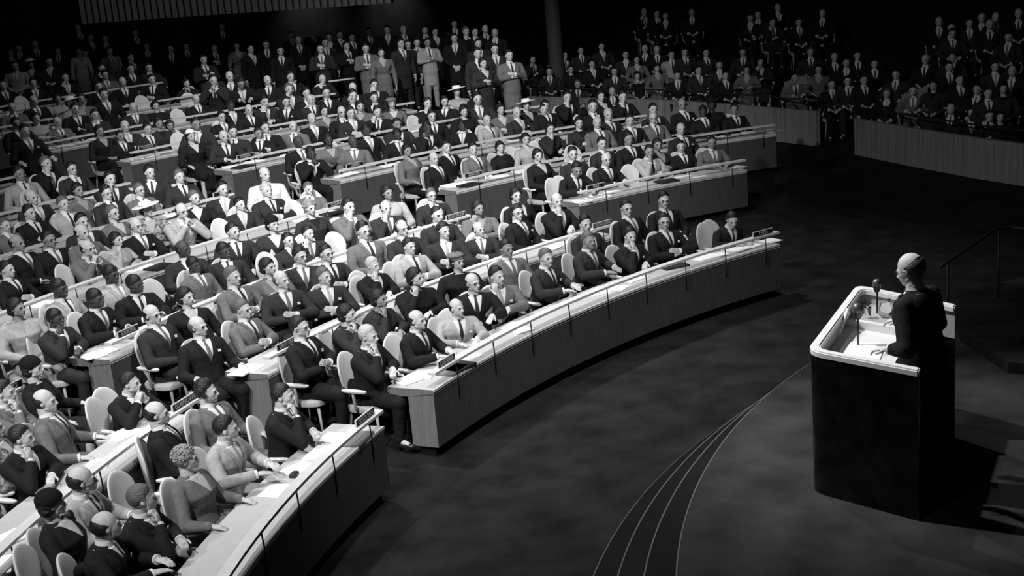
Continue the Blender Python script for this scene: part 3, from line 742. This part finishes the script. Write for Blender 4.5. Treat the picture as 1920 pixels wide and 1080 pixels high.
STANDING = """
147,54 K l b front;170,71 K l d side;197,72 K l d side;206,96 L l d side;66,84 K l b side;35,91 K l d side;254,62 D l d side;275,88 D l d front;349,87 K l d side;402,90 K l d folded;416,52 K l b side;444,86 P l f side F;148,96 W l f side F;245,108 D l d side;382,112 D l d folded
499,84 K l d side;526,96 K l d side;560,76 K l b front;585,59 K l b side;601,92 D l d folded;610,80 D l d side;650,86 K l d folded;686,91 M l d folded;715,99 M l f side F;752,82 D l d side;765,84 D l d side;782,80 L l d folded;802,80 L m d folded;757,57 K l w side;726,56 K l d side;692,60 D l d side;797,57 K l d side;816,60 K l d side;852,72 K l d front;874,59 K l g side;891,60 K l d side;910,55 K l b side;897,82 D l d side;852,45 K l d side;546,66 D l d side;637,65 K m d side;617,70 K m d side;660,70 K m d side
906,118 D l f folded F;928,62 K l b side;896,100 D l d side;928,92 D l d side;955,104 M l d folded;20,100 K l d side;108,96 D l d side;320,92 K l d side;470,92 K l d side
"""
GALLERY = """
1542,26 K l b lap k;1459,16 K l w lap;1407,34 K l d lap;1449,42 D l d chin;1421,28 D l d lap;1498,42 K l d lap;1761,42 K l w lap;1784,54 K l b lap;1786,63 D l d lap;1818,44 D l d lap;1841,34 K l b lap;1856,47 K l w lap;1867,33 K l b lap;1910,27 K l w lap;1891,70 D l d lap;1735,112 K l b lap;1565,108 K l b lap;1520,98 D l g lap;1393,98 D l d lap;1426,116 D l f chin F;1535,130 M l f lap F;1608,105 K l d lap;1587,118 K l d lap
1898,134 K l b lap;1866,125 D l d lap;1786,108 D l d lap;1780,126 K l d lap;1882,166 D l f lap F;1853,175 D l d lap;1832,168 K l d lap;1783,205 K l b lap;1823,212 K l d lap;1856,218 K l d chin;1876,219 K l f lap F;1663,176 K l g lap;1490,146 M l d desk;1712,170 M l d desk;1400,131 M l f desk F;1590,152 D l d lap;1560,158 K l d lap;1620,150 K l d lap;1640,120 K l d lap;1680,140 D l d lap;1750,160 D l f lap F;1800,150 K l d lap
1208,24 K l w chin k;1232,26 K l d lap;1248,30 K l d lap;1297,24 K l g lap k;1045,86 K l b lap;1059,104 D l d chin;1128,87 D l d lap;1209,92 K l b lap k;1232,94 K l b lap k;1089,95 D l d lap;1284,98 D l d lap;1259,103 L l d lap;1324,99 D l d lap;1393,94 K l d lap;1349,122 D l d lap;1148,172 K l b lap;1083,158 D l g lap;999,112 D l d chin;1173,103 D l d lap;1194,112 M l f lap F;1110,120 K l d lap;1070,130 K l f lap F;1232,128 M l f lap F;1310,132 D l d lap;1270,142 K l d lap;1360,142 K l d lap;1030,134 D l d lap;1152,134 D l d lap;1195,142 M l f lap F
"""
def parse(s):
    out = []
    for e in s.replace('\n', ';').split(';'):
        e = e.strip()
        if not e: continue
        w = e.split(); x, y = map(float, w[0].split(',')); fl = w[5] if len(w) > 5 else ''
        out.append(dict(x=x, y=y, tone=w[1], sk=w[2], hr=w[3], pose=w[4], F='F' in fl, g='g' in fl, p='p' in fl, hk='k' in fl))
    return out
POSEW = {'lap': 'hands low', 'cross': 'arms crossed', 'chin': 'hand raised to face', 'desk': 'forearms forward', 'write': 'bent forward', 'clasp': 'hands by face', 'arms': 'arms on chair', 'legcross': 'legs crossed', 'side': 'arms down', 'front': 'hands clasped', 'folded': 'arms folded'}
def look(d):
    who = 'woman' if d['F'] else 'man'; t = {'K': 'black', 'D': 'dark', 'M': 'grey', 'L': 'pale', 'W': 'white', 'P': 'patterned'}[d['tone']]
    pre = {'b': 'balding ', 'B': 'bald ', 'w': 'white-haired ', 'g': 'grey-haired ', 'y': 'curly-haired ', 'h': 'black-hatted ', 'H': 'white-hatted ', 'e': 'beret-wearing '}.get(d['hr'], '')
    return '%s%s in %s %s' % (pre, who, t, 'dress' if d['tone'] == 'P' else 'clothes' if d['F'] else 'suit')
HY = {'write': .26, 'desk': .10, 'clasp': .17, 'chin': .09, 'lap': -.02, 'cross': -.02, 'arms': -.04}
def locate(d):
    """seat the figure so that its head centre falls on the photographed one"""
    near = d['y'] > 300
    fem = d['F']; pit = -22 if d['pose'] == 'write' else 0
    H0 = 1.175
    p = place(d['x'], d['y'], H0)
    blk = 'C' if .67*p.x+.74*p.y > 9.2 else 'B'
    c = center(blk); r = math.hypot(p.x-c.x, p.y-c.y); R0, D = (RC1, DC) if blk == 'C' else (R1, DB)
    lim0, lim1 = (DEP+.22)/D, 1-.26/D
    best = None
    for i in range(41):
        hh = 1.03+.0075*i; q = place(d['x'], d['y'], hh); rr = (math.hypot(q.x-c.x, q.y-c.y)+HY.get(d['pose'], .02)-R0)/D; k = math.floor(rr); fr = rr-k
        pen = abs(hh-H0)*6
        if fr < lim0: pen += (lim0-fr)*9
        if fr > lim1: pen += (fr-lim1)*9
        if best is None or pen < best[0]: best = (pen, hh, q, k+1, fr)
    _, hh, q, k, fr = best
    if blk == 'B':
        a = math.degrees(math.atan2(q.y, q.x))
        if a > 131.6+(k-1)*1.3: blk = 'A'
    inward = math.atan2(c.y-q.y, c.x-q.x); aim = math.atan2(PODIUM_EYE.y-q.y, PODIUM_EYE.x-q.x)
    rel = (aim-inward+math.pi) % (2*math.pi)-math.pi; rel = max(-.7, min(.7, rel))
    k = max(2, k) if blk == 'C' else max(1, k)
    return near, pit, hh, q, blk, k, inward, rel
people = parse(SEATED); groups = {}
for d in people:
    near, pit, hh, q, blk, k, inward, rel = locate(d)
    jit = rp.uniform(-.12, .12)
    yq = (-24 if rel < -.3 else 24 if rel > .3 else (24 if rp.random() < .35 else 0))
    body = inward+rel+jit-math.radians(yq)
    d.update(near=near, pit=pit, hh=hh, q=q, blk=blk, k=k, yq=yq, rz=body-math.pi/2)
    groups.setdefault((blk, k), []).append(d)
extra_pose = {'lap': ['lap', 'lap', 'cross', 'legcross', 'arms']}
for (blk, k), lst in groups.items():
    lst.sort(key=lambda e: e['x']); 
    kk = max(1, k-1) if blk == 'C' else max(1, k); where = "%s block's %s desk" % (BN[blk], ordn(kk))
    for n, d in enumerate(lst):
        pose = d['pose']
        if pose == 'lap': pose = rp.choice(extra_pose['lap'])
        hl = head_local(pose, False, d['F'], d['yq'], d['pit'], d['near'])
        s = d['hh']/hl.z; s = max(.86, min(1.1, s))
        R = Matrix.Rotation(d['rz'], 3, 'Z'); off = R @ (hl*s)
        loc = d['q']-off; hr = d['hr']
        if hr == 'd' and rp.random() < .3 and not d['F']: hr = 'v'
        o = make_person(loc, d['rz'], s, pose, False, d['F'], d['tone'], d['sk'], hr, d['yq'], d['pit'], d['near'], d['g'], d['p'], d['hk'])
        lab = '%s, %s, %s from left at %s' % (look(d), {'legcross': 'legs crossed'}.get(pose, POSEW[pose]), ordn(n+1), where)
        if len(lab.split()) > 16: lab = '%s, %s from left at %s' % (look(d), ordn(n+1), where)
        tag(o, lab, 'person', 'people seated at the curved desks')
        cl = loc+R @ Vector((0, -.01, 0)); zf = loc.z
        make_chair(cl.x, cl.y, zf, d['rz'], 'pale shell armchair under the person seated %s from left at %s' % (ordn(n+1), where), 'pale shell armchairs at the curved desks')
# empty chairs: pixel of the top of the backrest
EMPTY = [(170, 742), (215, 880), (35, 1018), (813, 592), (733, 624), (112, 493), (194, 468), (278, 520), (50, 353), (493, 470), (408, 407), (545, 372), (622, 432), (668, 514), (729, 488), (1318, 415), (1177, 306), (957, 273), (1032, 331), (1070, 270), (772, 214), (262, 177), (329, 202), (331, 246), (36, 178), (350, 172), (1000, 262)]
ECH = []
for px, py in EMPTY:
    q = place(px, py, 1.0); blk = 'C' if .67*q.x+.74*q.y > 9.2 else 'B'; c = center(blk)
    inward = math.atan2(c.y-q.y, c.x-q.x); aim = math.atan2(PODIUM_EYE.y-q.y, PODIUM_EYE.x-q.x)
    rz = inward-math.pi/2+rp.uniform(-.2, .2); off = Matrix.Rotation(rz, 3, 'Z') @ Vector((0, -.26, 0))
    ECH.append((px, py, q, off, rz))
nearest = []
for px, py, q, off, rz in ECH:
    best = min(people, key=lambda d: (d['x']-px)**2+(d['y']-py)**2)
    side = 'left' if px < best['x'] else 'right'
    idx = groups[(best['blk'], best['k'])].index(best)+1; kk = max(1, best['k']-1) if best['blk'] == 'C' else max(1, best['k'])
    lab = "empty pale shell armchair just %s of %s person at %s block's %s desk" % (side, ordn(idx), BN[best['blk']], ordn(kk))
    if lab in nearest: lab = lab.replace('empty pale', 'other empty pale')
    nearest.append(lab)
    make_chair(q.x-off.x, q.y-off.y, q.z-1.0, rz, lab, 'empty shell armchairs')

# standing crowd along the back wall
def back_floor(x, y): return 1.0
cr = sorted(parse(STANDING), key=lambda e: e['x'])
for n, d in enumerate(cr):
    fem = d['F']; hl = head_local(d['pose'], True, fem, 0, 0, False)
    hh = hl.z*rp.uniform(.97, 1.04); q = place(d['x'], d['y'], hh, back_floor)
    aim = math.atan2(PODIUM_EYE.y-q.y, PODIUM_EYE.x-q.x)+rp.uniform(-.3, .3); s = hh/hl.z; R = Matrix.Rotation(aim-math.pi/2, 3, 'Z')
    o = make_person(q-R @ (hl*s), aim-math.pi/2, s, d['pose'], True, fem, d['tone'], d['sk'], d['hr'], 0, 0, False)
    tag(o, '%s standing, %s, %s from left in rear crowd' % (look(d), POSEW[d['pose']], ordn(n+1)), 'person', 'people standing along the back wall')
# side gallery: a sloping floor beyond the curved parapet
PAR = [(6.1, 12.0), (5.55, 15.0), (5.45, 17.0), (5.5, 19.0), (5.63, 20.82)]
PAR2 = [(5.78, 22.3), (5.40, 24.6), (4.8, 27.1), (3.6, 29.8), (3.1, 31.0)]
def par_x(y):
    P = PAR+PAR2
    if y <= P[0][1]: return P[0][0]
    for (x0, y0), (x1, y1) in zip(P, P[1:]):
        if y0 <= y <= y1: return x0+(x1-x0)*(y-y0)/(y1-y0)
    return P[-1][0]
def gal_floor(x, y):
    d = x-par_x(y); return 0 if d < .2 else min(3.2, .02+.30*(d-.2))
gl = sorted(parse(GALLERY), key=lambda e: e['x'])
for n, d in enumerate(gl):
    fem = d['F']; hl = head_local(d['pose'], False, fem, 0, 0, False); q = place(d['x'], d['y'], hl.z, gal_floor)
    if q.x < par_x(q.y)+.45: q = q+ray(d['x'], d['y'])*.8
    aim = math.atan2(PODIUM_EYE.y-q.y, PODIUM_EYE.x-q.x)+rp.uniform(-.25, .25); R = Matrix.Rotation(aim-math.pi/2, 3, 'Z'); loc = q-R @ hl
    o = make_person(loc, aim-math.pi/2, 1, d['pose'], False, fem, d['tone'], d['sk'], d['hr'], 0, 0, False)
    tag(o, '%s seated in dark gallery, %s, %s from left' % (look(d), POSEW[d['pose']], ordn(n+1)), 'person', 'people seated in the side gallery')
    make_chair(loc.x, loc.y, loc.z, aim-math.pi/2, 'shell armchair under the %s seated gallery spectator counted from left' % ordn(n+1), 'gallery armchairs')
bm = bmesh.new(); g = {}
for i in range(50):
    for j in range(48):
        y = 4+j*.75; x = par_x(y)+.12+i*.45; g[i, j] = bm.verts.new((x, y, gal_floor(x, y)+.004))
for i in range(49):
    for j in range(47): bm.faces.new((g[i, j], g[i+1, j], g[i+1, j+1], g[i, j+1]))
tag(link('floor', finish(bm, 'gallery_floor', M_CARPET, True)), kind='structure')
def parapet(P, label, endpost=False):
    t = empty('gallery_parapet', (P[0][0], P[0][1], 0)); inv = Matrix.Translation((-P[0][0], -P[0][1], 0))
    bm = bmesh.new(); rr = [[bm.verts.new((x+dx, y, z)) for dx, z in ((0, 0), (0, .75), (.10, .75), (.10, 0))] for x, y in P]
    for a, b in zip(rr, rr[1:]):
        for q in range(4): bm.faces.new((a[q], a[(q+1) % 4], b[(q+1) % 4], b[q]))
    bm.faces.new(rr[0]); bm.faces.new(rr[-1]); bm.transform(inv); link('panelling', finish(bm, 'par', M_WALLW), t)
    bm = bmesh.new(); tube(bm, [(x+.05, y, .98) for x, y in P], .018, 8); bm.transform(inv); link('handrail', finish(bm, 'rail', M_RAILD, True), t)
    for k in range(len(P)):
        x, y = P[k]; bm = bmesh.new(); tube(bm, [(x+.05, y, .74), (x+.05, y, .98)], .010, 6); bm.transform(inv); link('rail_post', finish(bm, 'post', M_RAILD, True), t)
    tag(t, label, 'parapet')
parapet(PAR, 'wood panelled gallery parapet at the right edge, near the doorway gap')
parapet(PAR2, 'wood panelled gallery parapet behind the right block of desks')

# newspapers held up in the gallery
for px, py, lab in ((1490, 160, 'open newspaper held by a spectator in the left part of the gallery'), (1712, 184, 'open newspaper drooping over the right parapet rail of gallery')):
    q = place(px, py, 1.0, gal_floor); a = math.atan2(CAM.y-q.y, CAM.x-q.x)-math.pi/2+.5
    bm = bmesh.new(); 
    vs = [[bm.verts.new((x, .07*abs(x)/.3+.03*math.sin(z*9+x*5), z)) for x in (-.30, -.15, 0, .15, .30)] for z in (-.2, -.1, 0, .1, .2)]
    for r0, r1 in zip(vs, vs[1:]):
        for i in range(4): bm.faces.new((r0[i], r0[i+1], r1[i+1], r1[i]))
    o = link('newspaper', finish(bm, 'news', M_NEWS, True)); o.location = q; o.rotation_euler = (-.3, .2, a); tag(o, lab, 'newspaper')

# ------------------------------------------------------------------ podium
PT = .48+1.25
c1, c2, c3, c4 = on(1513, 655, PT), on(1606, 533, PT), on(1792, 570, PT), on(1722, 695, PT)
c1, c2, c3, c4 = [Vector((c.x, c.y)) for c in (c1, c2, c3, c4)]
def u_path(inset, r, n=8, back=0.0):
    """open U: right near end -> near front corner -> far front corner -> right far end"""
    e1 = (c2-c1).normalized(); e0 = (c4-c1).normalized(); e2 = (c3-c2).normalized()
    a = c4+(-e1 if False else e1)*inset; k1 = c1+e0*inset+e1*inset; k2 = c2+e2*inset-e1*inset; b = c3-e1*inset
    pts = [a-e0*0]
    def rounded(k, din, dout):
        P0 = k-din*r; P2 = k+dout*r; out = []
        for i in range(n+1):
            t = i/n; out.append((1-t)**2*P0+2*t*(1-t)*k+t*t*P2)
        return out
    return [a]+rounded(k1, -e0, e1)+rounded(k2, e1, e2)+[b]
def wallstrip(bm, outer, inner, z0, z1, mi=0):
    n = len(outer)
    O = [[bm.verts.new((p.x, p.y, z)) for z in (z0, z1)] for p in outer]; I = [[bm.verts.new((p.x, p.y, z)) for z in (z0, z1)] for p in inner]
    for k in range(n-1):
        bm.faces.new((O[k][0], O[k+1][0], O[k+1][1], O[k][1])).material_index = mi
        bm.faces.new((I[k][0], I[k][1], I[k+1][1], I[k+1][0])).material_index = mi
        bm.faces.new((O[k][1], O[k+1][1], I[k+1][1], I[k][1])).material_index = mi
        bm.faces.new((O[k][0], I[k][0], I[k+1][0], O[k+1][0])).material_index = mi
    for k in (0, n-1): bm.faces.new((O[k][0], O[k][1], I[k][1], I[k][0])).material_index = mi
pod = empty('speakers_podium', ((c1.x+c3.x)/2, (c1.y+c3.y)/2, .48)); pinv = Matrix.Translation(-pod.location)
tag(pod, 'large black marble speaking podium with pale rounded rim, on the carpeted dais', 'podium')
bm = bmesh.new(); wallstrip(bm, u_path(0, .16), u_path(.05, .13), .48, PT-.05); bm.transform(pinv); link('outer_casing', finish(bm, 'case', M_MARBLE, True, 40), pod)
bm = bmesh.new(); wallstrip(bm, u_path(-.004, .165), u_path(.085, .12), PT-.05, PT)
bmesh.ops.recalc_face_normals(bm, faces=bm.faces); bmesh.ops.bevel(bm, geom=[e for e in bm.edges if e.calc_face_angle(0) > 1.2 and abs(e.verts[0].co.z-PT) < .01], offset=.012, segments=2, affect='EDGES')
bm.transform(pinv); link('rim', finish(bm, 'rim', M_PODR, True, 40), pod)
bm = bmesh.new(); wallstrip(bm, u_path(.051, .13), u_path(.062, .12), PT-.30, PT-.05); bm.transform(pinv); link('inner_lining', finish(bm, 'lining', M_PODI, True, 40), pod)
e1 = (c2-c1).normalized(); e0 = (c4-c1).normalized(); Lf = (c2-c1).length
def pp(u, v, z=0):   # u along the front from the near corner, v back towards the speaker
    p = c1+e1*u+e0*v; return Vector((p.x, p.y, z))
def slab(name, corners, z0, z1, m, parent, inv):
    bm = bmesh.new(); t = [bm.verts.new((p.x, p.y, z1)) for p in corners]; b = [bm.verts.new((p.x, p.y, z0)) for p in corners]
    bm.faces.new(t); bm.faces.new(b[::-1]); n = len(corners)
    for k in range(n): bm.faces.new((b[k], b[(k+1) % n], t[(k+1) % n], t[k]))
    bm.transform(inv); return link(name, finish(bm, name, m), parent)
slab('reading_desk', [pp(.06, .06), pp(Lf*.66, .06), pp(Lf*.66, .70), pp(.06, .70)], PT-.22, PT-.19, M_PODR, pod, pinv)
slab('side_shelf', [pp(Lf*.66, .06), pp(Lf-.06, .06), pp(Lf-.06, .70), pp(Lf*.66, .70)], PT-.17, PT-.14, M_PODI, pod, pinv)
slab('shelf_edge', [pp(Lf*.64, .06), pp(Lf*.67, .06), pp(Lf*.67, .70), pp(Lf*.64, .70)], PT-.20, PT-.12, M_PODR, pod, pinv)
ZD = PT-.19
def sheet(name, u, v, w, h, rot, z, m=None, th=.002, label=None, cat='paper', grp=None):
    o = empty(name, (0, 0, 0)) if False else None
    bm = bmesh.new(); box(bm, (0, 0, th/2), (w, h, th)); o = link(name, finish(bm, name, m or M_PAPER)); p = pp(u, v, z); o.location = p
    o.rotation_euler = (0, 0, math.atan2(e1.y, e1.x)+rot); tag(o, label, cat, grp); return o
sheet('speech_paper', Lf*.36, .36, .46, .34, .06, ZD+.001, label='white speech pages lying on the podium reading desk', th=.008)
sheet('speech_paper', Lf*.16, .42, .22, .30, -.1, ZD+.001, label='single white sheet at the near corner of the podium desk')
# microphones
def mic(px, py, h, lab, big):
    p = on(px, py, ZD); t = empty('microphone', p); tag(t, lab, 'microphone')
    bm = bmesh.new(); tube(bm, [(0, 0, 0), (0, 0, .008)], [.05, .045], 16); link('base', finish(bm, 'base', M_MICB, True, 40), t)
    bm = bmesh.new(); tube(bm, [(0, 0, .005), (.0, .0, h*.5), (.01, .01, h)], .009, 8); link('stand', finish(bm, 'stand', M_MICB, True), t)
    bm = bmesh.new(); loft(bm, [(h-.02, .022, .022, 0), (h, .030*big, .030*big, 0), (h+.05, .040*big, .040*big, 0)], n=16, p=2); link('housing', finish(bm, 'hous', M_MICB, True, 50), t)
    bm = bmesh.new(); ell(bm, (0, 0, h+.058), (.042*big, .042*big, .044*big), None, 18, 12); link('grille', finish(bm, 'grille', M_MIC, True), t)
mic(1609, 648, .27, 'round-headed microphone on thin stand, nearer one on podium', 1.15)
mic(1645, 597, .27, 'silver-topped microphone on thin stand, farther one, before the speaker', 1.0)
bm = bmesh.new(); q = on(1575, 636, ZD)
tube(bm, [(0, 0, 0), (0, 0, .06), (.10, .10, .15), (.18, .20, .19), (.21, .25, .15), (.18, .24, .10)], [.006, .006, .016, .018, .018, .014], 10); bm.transform(Matrix.Rotation(math.atan2(e1.y, e1.x)-.9, 4, 'Z'))
o = link('reading_lamp', finish(bm, 'lamp', M_PODR, True)); o.location = q; tag(o, 'small bent white reading lamp on the podium desk', 'lamp')
def vessel(name, u, v, secs, lab, cat, z):
    bm = bmesh.new(); loft(bm, secs, n=18, p=2); o = link(name, finish(bm, name, M_GLASS, True, 60)); o.location = pp(u, v, z); tag(o, lab, cat)
ZS = PT-.14
vessel('water_jug', Lf*.80, .40, [(0, .045, .045, 0), (.02, .06, .06, 0), (.09, .062, .062, 0), (.13, .04, .04, 0), (.16, .045, .045, 0)], 'clear glass water jug on the podium side shelf', 'jug', ZS+.001)
vessel('drinking_glass', Lf*.74, .24, [(0, .026, .026, 0), (.10, .033, .033, 0)], 'clear drinking glass left of the water jug on podium', 'glass', ZS+.001)
vessel('drinking_glass', Lf*.86, .54, [(0, .026, .026, 0), (.10, .033, .033, 0)], 'clear drinking glass beside the speaker behind the water jug', 'glass', ZS+.001)
# the speaker
face = math.atan2(-e0.y, -e0.x); aim = face+.10
hl = head_local('podium', True, False, 0, -20, True)
hp = on(1706, 505, .48+1.86); R = Matrix.Rotation(aim-math.pi/2, 3, 'Z'); s = (hp.z-.48)/hl.z; loc = hp-R @ (hl*s)
wl = R.inverted() @ (on(1668, 655, PT+.045)-loc)/s; BODY.clear()
SPK = dict(wl=wl)
sp = make_person(loc, aim-math.pi/2, s, 'podium', True, False, 'K', 'p', 'B', 0, -20, True, True)
print('SPEAKER', loc, s, 'wl', wl, 'uv', (Vector((loc.x, loc.y))-c1).dot(e1), (Vector((loc.x, loc.y))-c1).dot(e0), Lf, (c4-c1).length)
tag(sp, 'bald man in black suit and glasses standing at the podium, hands on desk', 'person')

# ------------------------------------------------------------------ handrail beside the dais
bm0 = [on(1765, 500, 1.30), on(1868, 428, 1.30), on(1892, 424, 1.30), on(1925, 432, 1.30), on(2000, 445, 1.30)]
t = empty('stair_handrail', (bm0[1].x, bm0[1].y, .48)); ti = Matrix.Translation(-t.location)
pts = [on(1765, 500, .48+.95), on(1868, 429, .48+.95), on(1895, 425, .48+.95), on(1930, 432, .48+.95), on(2000, 446, .48+.95)]
bm = bmesh.new(); tube(bm, pts, .018, 8); bm.transform(ti); link('rail', finish(bm, 'rail', M_RAILD, True), t)
for px, py in ((1777, 490), (1873, 427)):
    p = on(px, py, .48+.95); bm = bmesh.new(); tube(bm, [(p.x, p.y, .42), (p.x, p.y, .48+.95)], .012, 8); bm.transform(ti); link('rail_post', finish(bm, 'post', M_RAILD, True), t)
tag(t, 'thin dark metal stair handrail right of the podium', 'handrail')
# chair peeping in at the right edge
q = on(1921, 690, .60); make_chair(q.x+.30, q.y-.12, .60, 1.2, 'pale-armed chair cut off by the right edge, beyond the podium', 'dais chairs')

# ------------------------------------------------------------------ rear architecture
def wallbox(name, p0, p1, z0, z1, th, m):
    p0 = Vector(p0); p1 = Vector(p1); d = (p1-p0); n = Vector((-d.y, d.x)).normalized()*th; bm = bmesh.new()
    v = [bm.verts.new((p.x, p.y, z)) for z in (z0, z1) for p in (p0, p1, p1+n, p0+n)]
    for f in ((3, 2, 1, 0), (4, 5, 6, 7), (0, 1, 5, 4), (1, 2, 6, 5), (2, 3, 7, 6), (3, 0, 4, 7)): bm.faces.new([v[i] for i in f])
    return tag(link(name, finish(bm, name, m)), kind='structure')
wallbox('wall_back', (-24, 41.5), (26, 41.5), 0, 13, .4, M_BACK)
wallbox('wall_right', (26, -6), (26, 41.5), 0, 13, .4, M_BACK)
wallbox('wall_left', (-22.2, 46), (-22.2, -6), 0, 13, .4, M_BACK)
wallbox('ceiling', (-22, -6), (26, -6), 12.6, 12.9, -47.5, M_BACK)
# hanging slatted panel
pa, pb = on(158, 44, 3.45), on(740, 5, 3.45)
t = empty('trim_3', (pa.x, pa.y, 3.45)); tag(t, kind='structure')
d = (pb-pa); L = d.length; d = Vector((d.x, d.y)).normalized()
ns = 46
bm = bmesh.new()
for i in range(ns):
    x, y = pa.x+d.x*L*i/ns, pa.y+d.y*L*i/ns
    box(bm, (x, y, 5.2), (.12, .12, 3.5), None)
bm.transform(Matrix.Translation(-t.location)); link('slats', finish(bm, 'slats', M_SLAT), t)
wallbox('wall_upper', (pa.x-.0, pa.y+.14), (pa.x+d.x*L, pa.y+d.y*L+.14), 3.45, 7.2, .08, M_BACK)
p = Vector((4.35, 31.7)); bm = bmesh.new(); tube(bm, [(p.x, p.y, 0), (p.x, p.y, 12.6)], .20, 24); tag(link('trim_4', finish(bm, 'column', M_COL, True, 60)), kind='structure')
p = on(163, 30, 3.5); bm = bmesh.new(); box(bm, (p.x-.05, p.y, 5.4), (.22, .22, 4.0)); tag(link('trim_5', finish(bm, 'pier', M_COL)), kind='structure')
# wall washer lamps that make the two soft glows on the back wall
for px in (620, 815):
    q = on(px, 35, 3.05) if False else CAM+ray(px, 30)*43
    spot('wall_lamp', (q.x, 40.2, q.z+1.3), (q.x, 41.5, q.z), 110, 80, 1, .1)
# crowd rail
for (xa, ya), (xb, yb), lab in (((616, 153), (665, 147), 'left length'), ((700, 141), (772, 129), 'right length')):
    a, b = on(xa, ya, 1.95), on(xb, yb, 1.95); t = empty('crowd_barrier', (a.x, a.y, 1.0)); ti = Matrix.Translation(-t.location)
    bm = bmesh.new(); tube(bm, [a, b], .022, 8); bm.transform(ti); link('rail', finish(bm, 'rail', M_RAIL, True), t)
    for p in (a, b):
        bm = bmesh.new(); tube(bm, [(p.x, p.y, .99), (p.x, p.y, 1.95)], .014, 6); bm.transform(ti); link('post', finish(bm, 'post', M_RAILD, True), t)
    tag(t, 'pale rail before the standing crowd, %s' % lab, 'barrier', 'rails before the standing crowd')

# ------------------------------------------------------------------ papers, folders and small things on the desks
cnt = {}
def on_desk(name, b, k, px, py, w, h, m, th, rot, what, cat, fr=None):
    z = row_base(k)+.753; p = on(px, py, z); c = center(b); r = math.hypot(p.x-c.x, p.y-c.y); R = row_R(b, k)
    r2 = max(R+.10, min(R+DEP-.06, r)); a = math.atan2(p.y-c.y, p.x-c.x)
    bm = bmesh.new(); box(bm, (0, 0, th/2), (w, h, th))
    if th > .012: bmesh.ops.bevel(bm, geom=bm.edges[:], offset=th*.2, segments=1, affect='EDGES')
    o = link(name, finish(bm, name, m)); o.location = (c.x+r2*math.cos(a), c.y+r2*math.sin(a), z+.0005); o.rotation_euler = (0, 0, a-math.pi/2+rot)
    key = (name, b, k); cnt.setdefault(key, []).append((px, o, what, cat))
    return o
PAP = [('B', 1, 1160, 540), ('B', 1, 1120, 549), ('B', 1, 1190, 523), ('B', 1, 975, 620), ('B', 1, 960, 611), ('B', 1, 1318, 483), ('B', 1, 1348, 478), ('B', 1, 1385, 468), ('B', 1, 1405, 462), ('B', 1, 1445, 452), ('B', 1, 795, 703), ('B', 1, 770, 712), ('B', 1, 880, 668),
       ('A', 1, 560, 880), ('A', 1, 600, 850), ('A', 1, 625, 822), ('A', 1, 515, 920), ('A', 2, 225, 815), ('A', 2, 185, 870), ('A', 2, 20, 1010), ('A', 2, 10, 1060),
       ('B', 2, 470, 690), ('B', 2, 455, 697), ('B', 2, 1040, 462), ('B', 2, 1065, 455), ('B', 2, 640, 612), ('B', 3, 190, 663), ('B', 3, 175, 668), ('B', 3, 330, 598), ('B', 3, 470, 545),
       ('B', 4, 250, 507), ('B', 4, 270, 502), ('B', 4, 80, 570), ('B', 4, 560, 412), ('B', 4, 612, 399), ('B', 5, 330, 403), ('B', 5, 420, 376), ('B', 5, 160, 370), ('B', 6, 172, 372), ('B', 6, 240, 357),
       ('C', 2, 1100, 375), ('C', 2, 1125, 368), ('C', 2, 1150, 361), ('C', 2, 1285, 333), ('C', 2, 1305, 331), ('C', 2, 1385, 314), ('C', 2, 1095, 378), ('C', 3, 835, 346), ('C', 3, 855, 348), ('C', 3, 870, 343), ('C', 3, 935, 331), ('C', 3, 975, 322), ('C', 3, 1352, 254), ('C', 3, 1370, 254), ('C', 3, 1402, 249), ('C', 3, 1447, 246),
       ('C', 4, 640, 330), ('C', 4, 660, 325), ('C', 4, 730, 311), ('C', 4, 745, 308), ('C', 4, 953, 262), ('C', 5, 432, 313), ('C', 5, 455, 307), ('C', 5, 480, 303), ('C', 5, 530, 292), ('C', 5, 775, 247), ('C', 6, 255, 298), ('C', 6, 280, 293), ('C', 6, 310, 286), ('C', 6, 380, 270), ('C', 7, 90, 281), ('C', 7, 120, 274), ('C', 7, 155, 267), ('C', 7, 5, 247)]
for i, (b, k, px, py) in enumerate(PAP):
    on_desk('paper_sheet', b, k, px, py, .24+.05*(i % 3), .20+.04*(i % 2), M_PAPER, .003+.004*(i % 4), rp.uniform(-.5, .5), 'white paper sheets', 'paper')
for i, (b, k, px, py, m) in enumerate([('A', 1, 665, 825, M_MIDF), ('B', 1, 1262, 500, M_FOLD), ('B', 1, 858, 690, M_FOLD), ('B', 4, 300, 502, M_FOLD), ('B', 4, 625, 402, M_FOLD), ('C', 2, 1250, 341, M_FOLD), ('C', 3, 880, 348, M_FOLD), ('C', 5, 455, 314, M_FOLD), ('B', 1, 845, 695, M_MIDF)]):
    on_desk('document_folder', b, k, px, py, .36, .26, m, .025, rp.uniform(-.3, .3), 'dark document folder' if m is M_FOLD else 'grey document folder', 'folder')
for i, (b, k, px, py) in enumerate([('B', 2, 445, 683), ('A', 1, 552, 893), ('C', 3, 1365, 255), ('B', 2, 530, 665)]):
    on_desk('desk_earphone', b, k, px, py, .10, .06, M_MICB, .035, 0, 'small dark earpiece box', 'earpiece')
for (name, b, k), lst in cnt.items():
    lst.sort(key=lambda e: e[0]); kk = k-1 if b == 'C' else k
    for n, (px, o, what, cat) in enumerate(lst):
        tag(o, "%s, %s from left on the %s block's %s desk" % (what, ordn(n+1), BN[b], ORD[kk]), cat, '%ss on the desks' % name.replace('_', ' '))
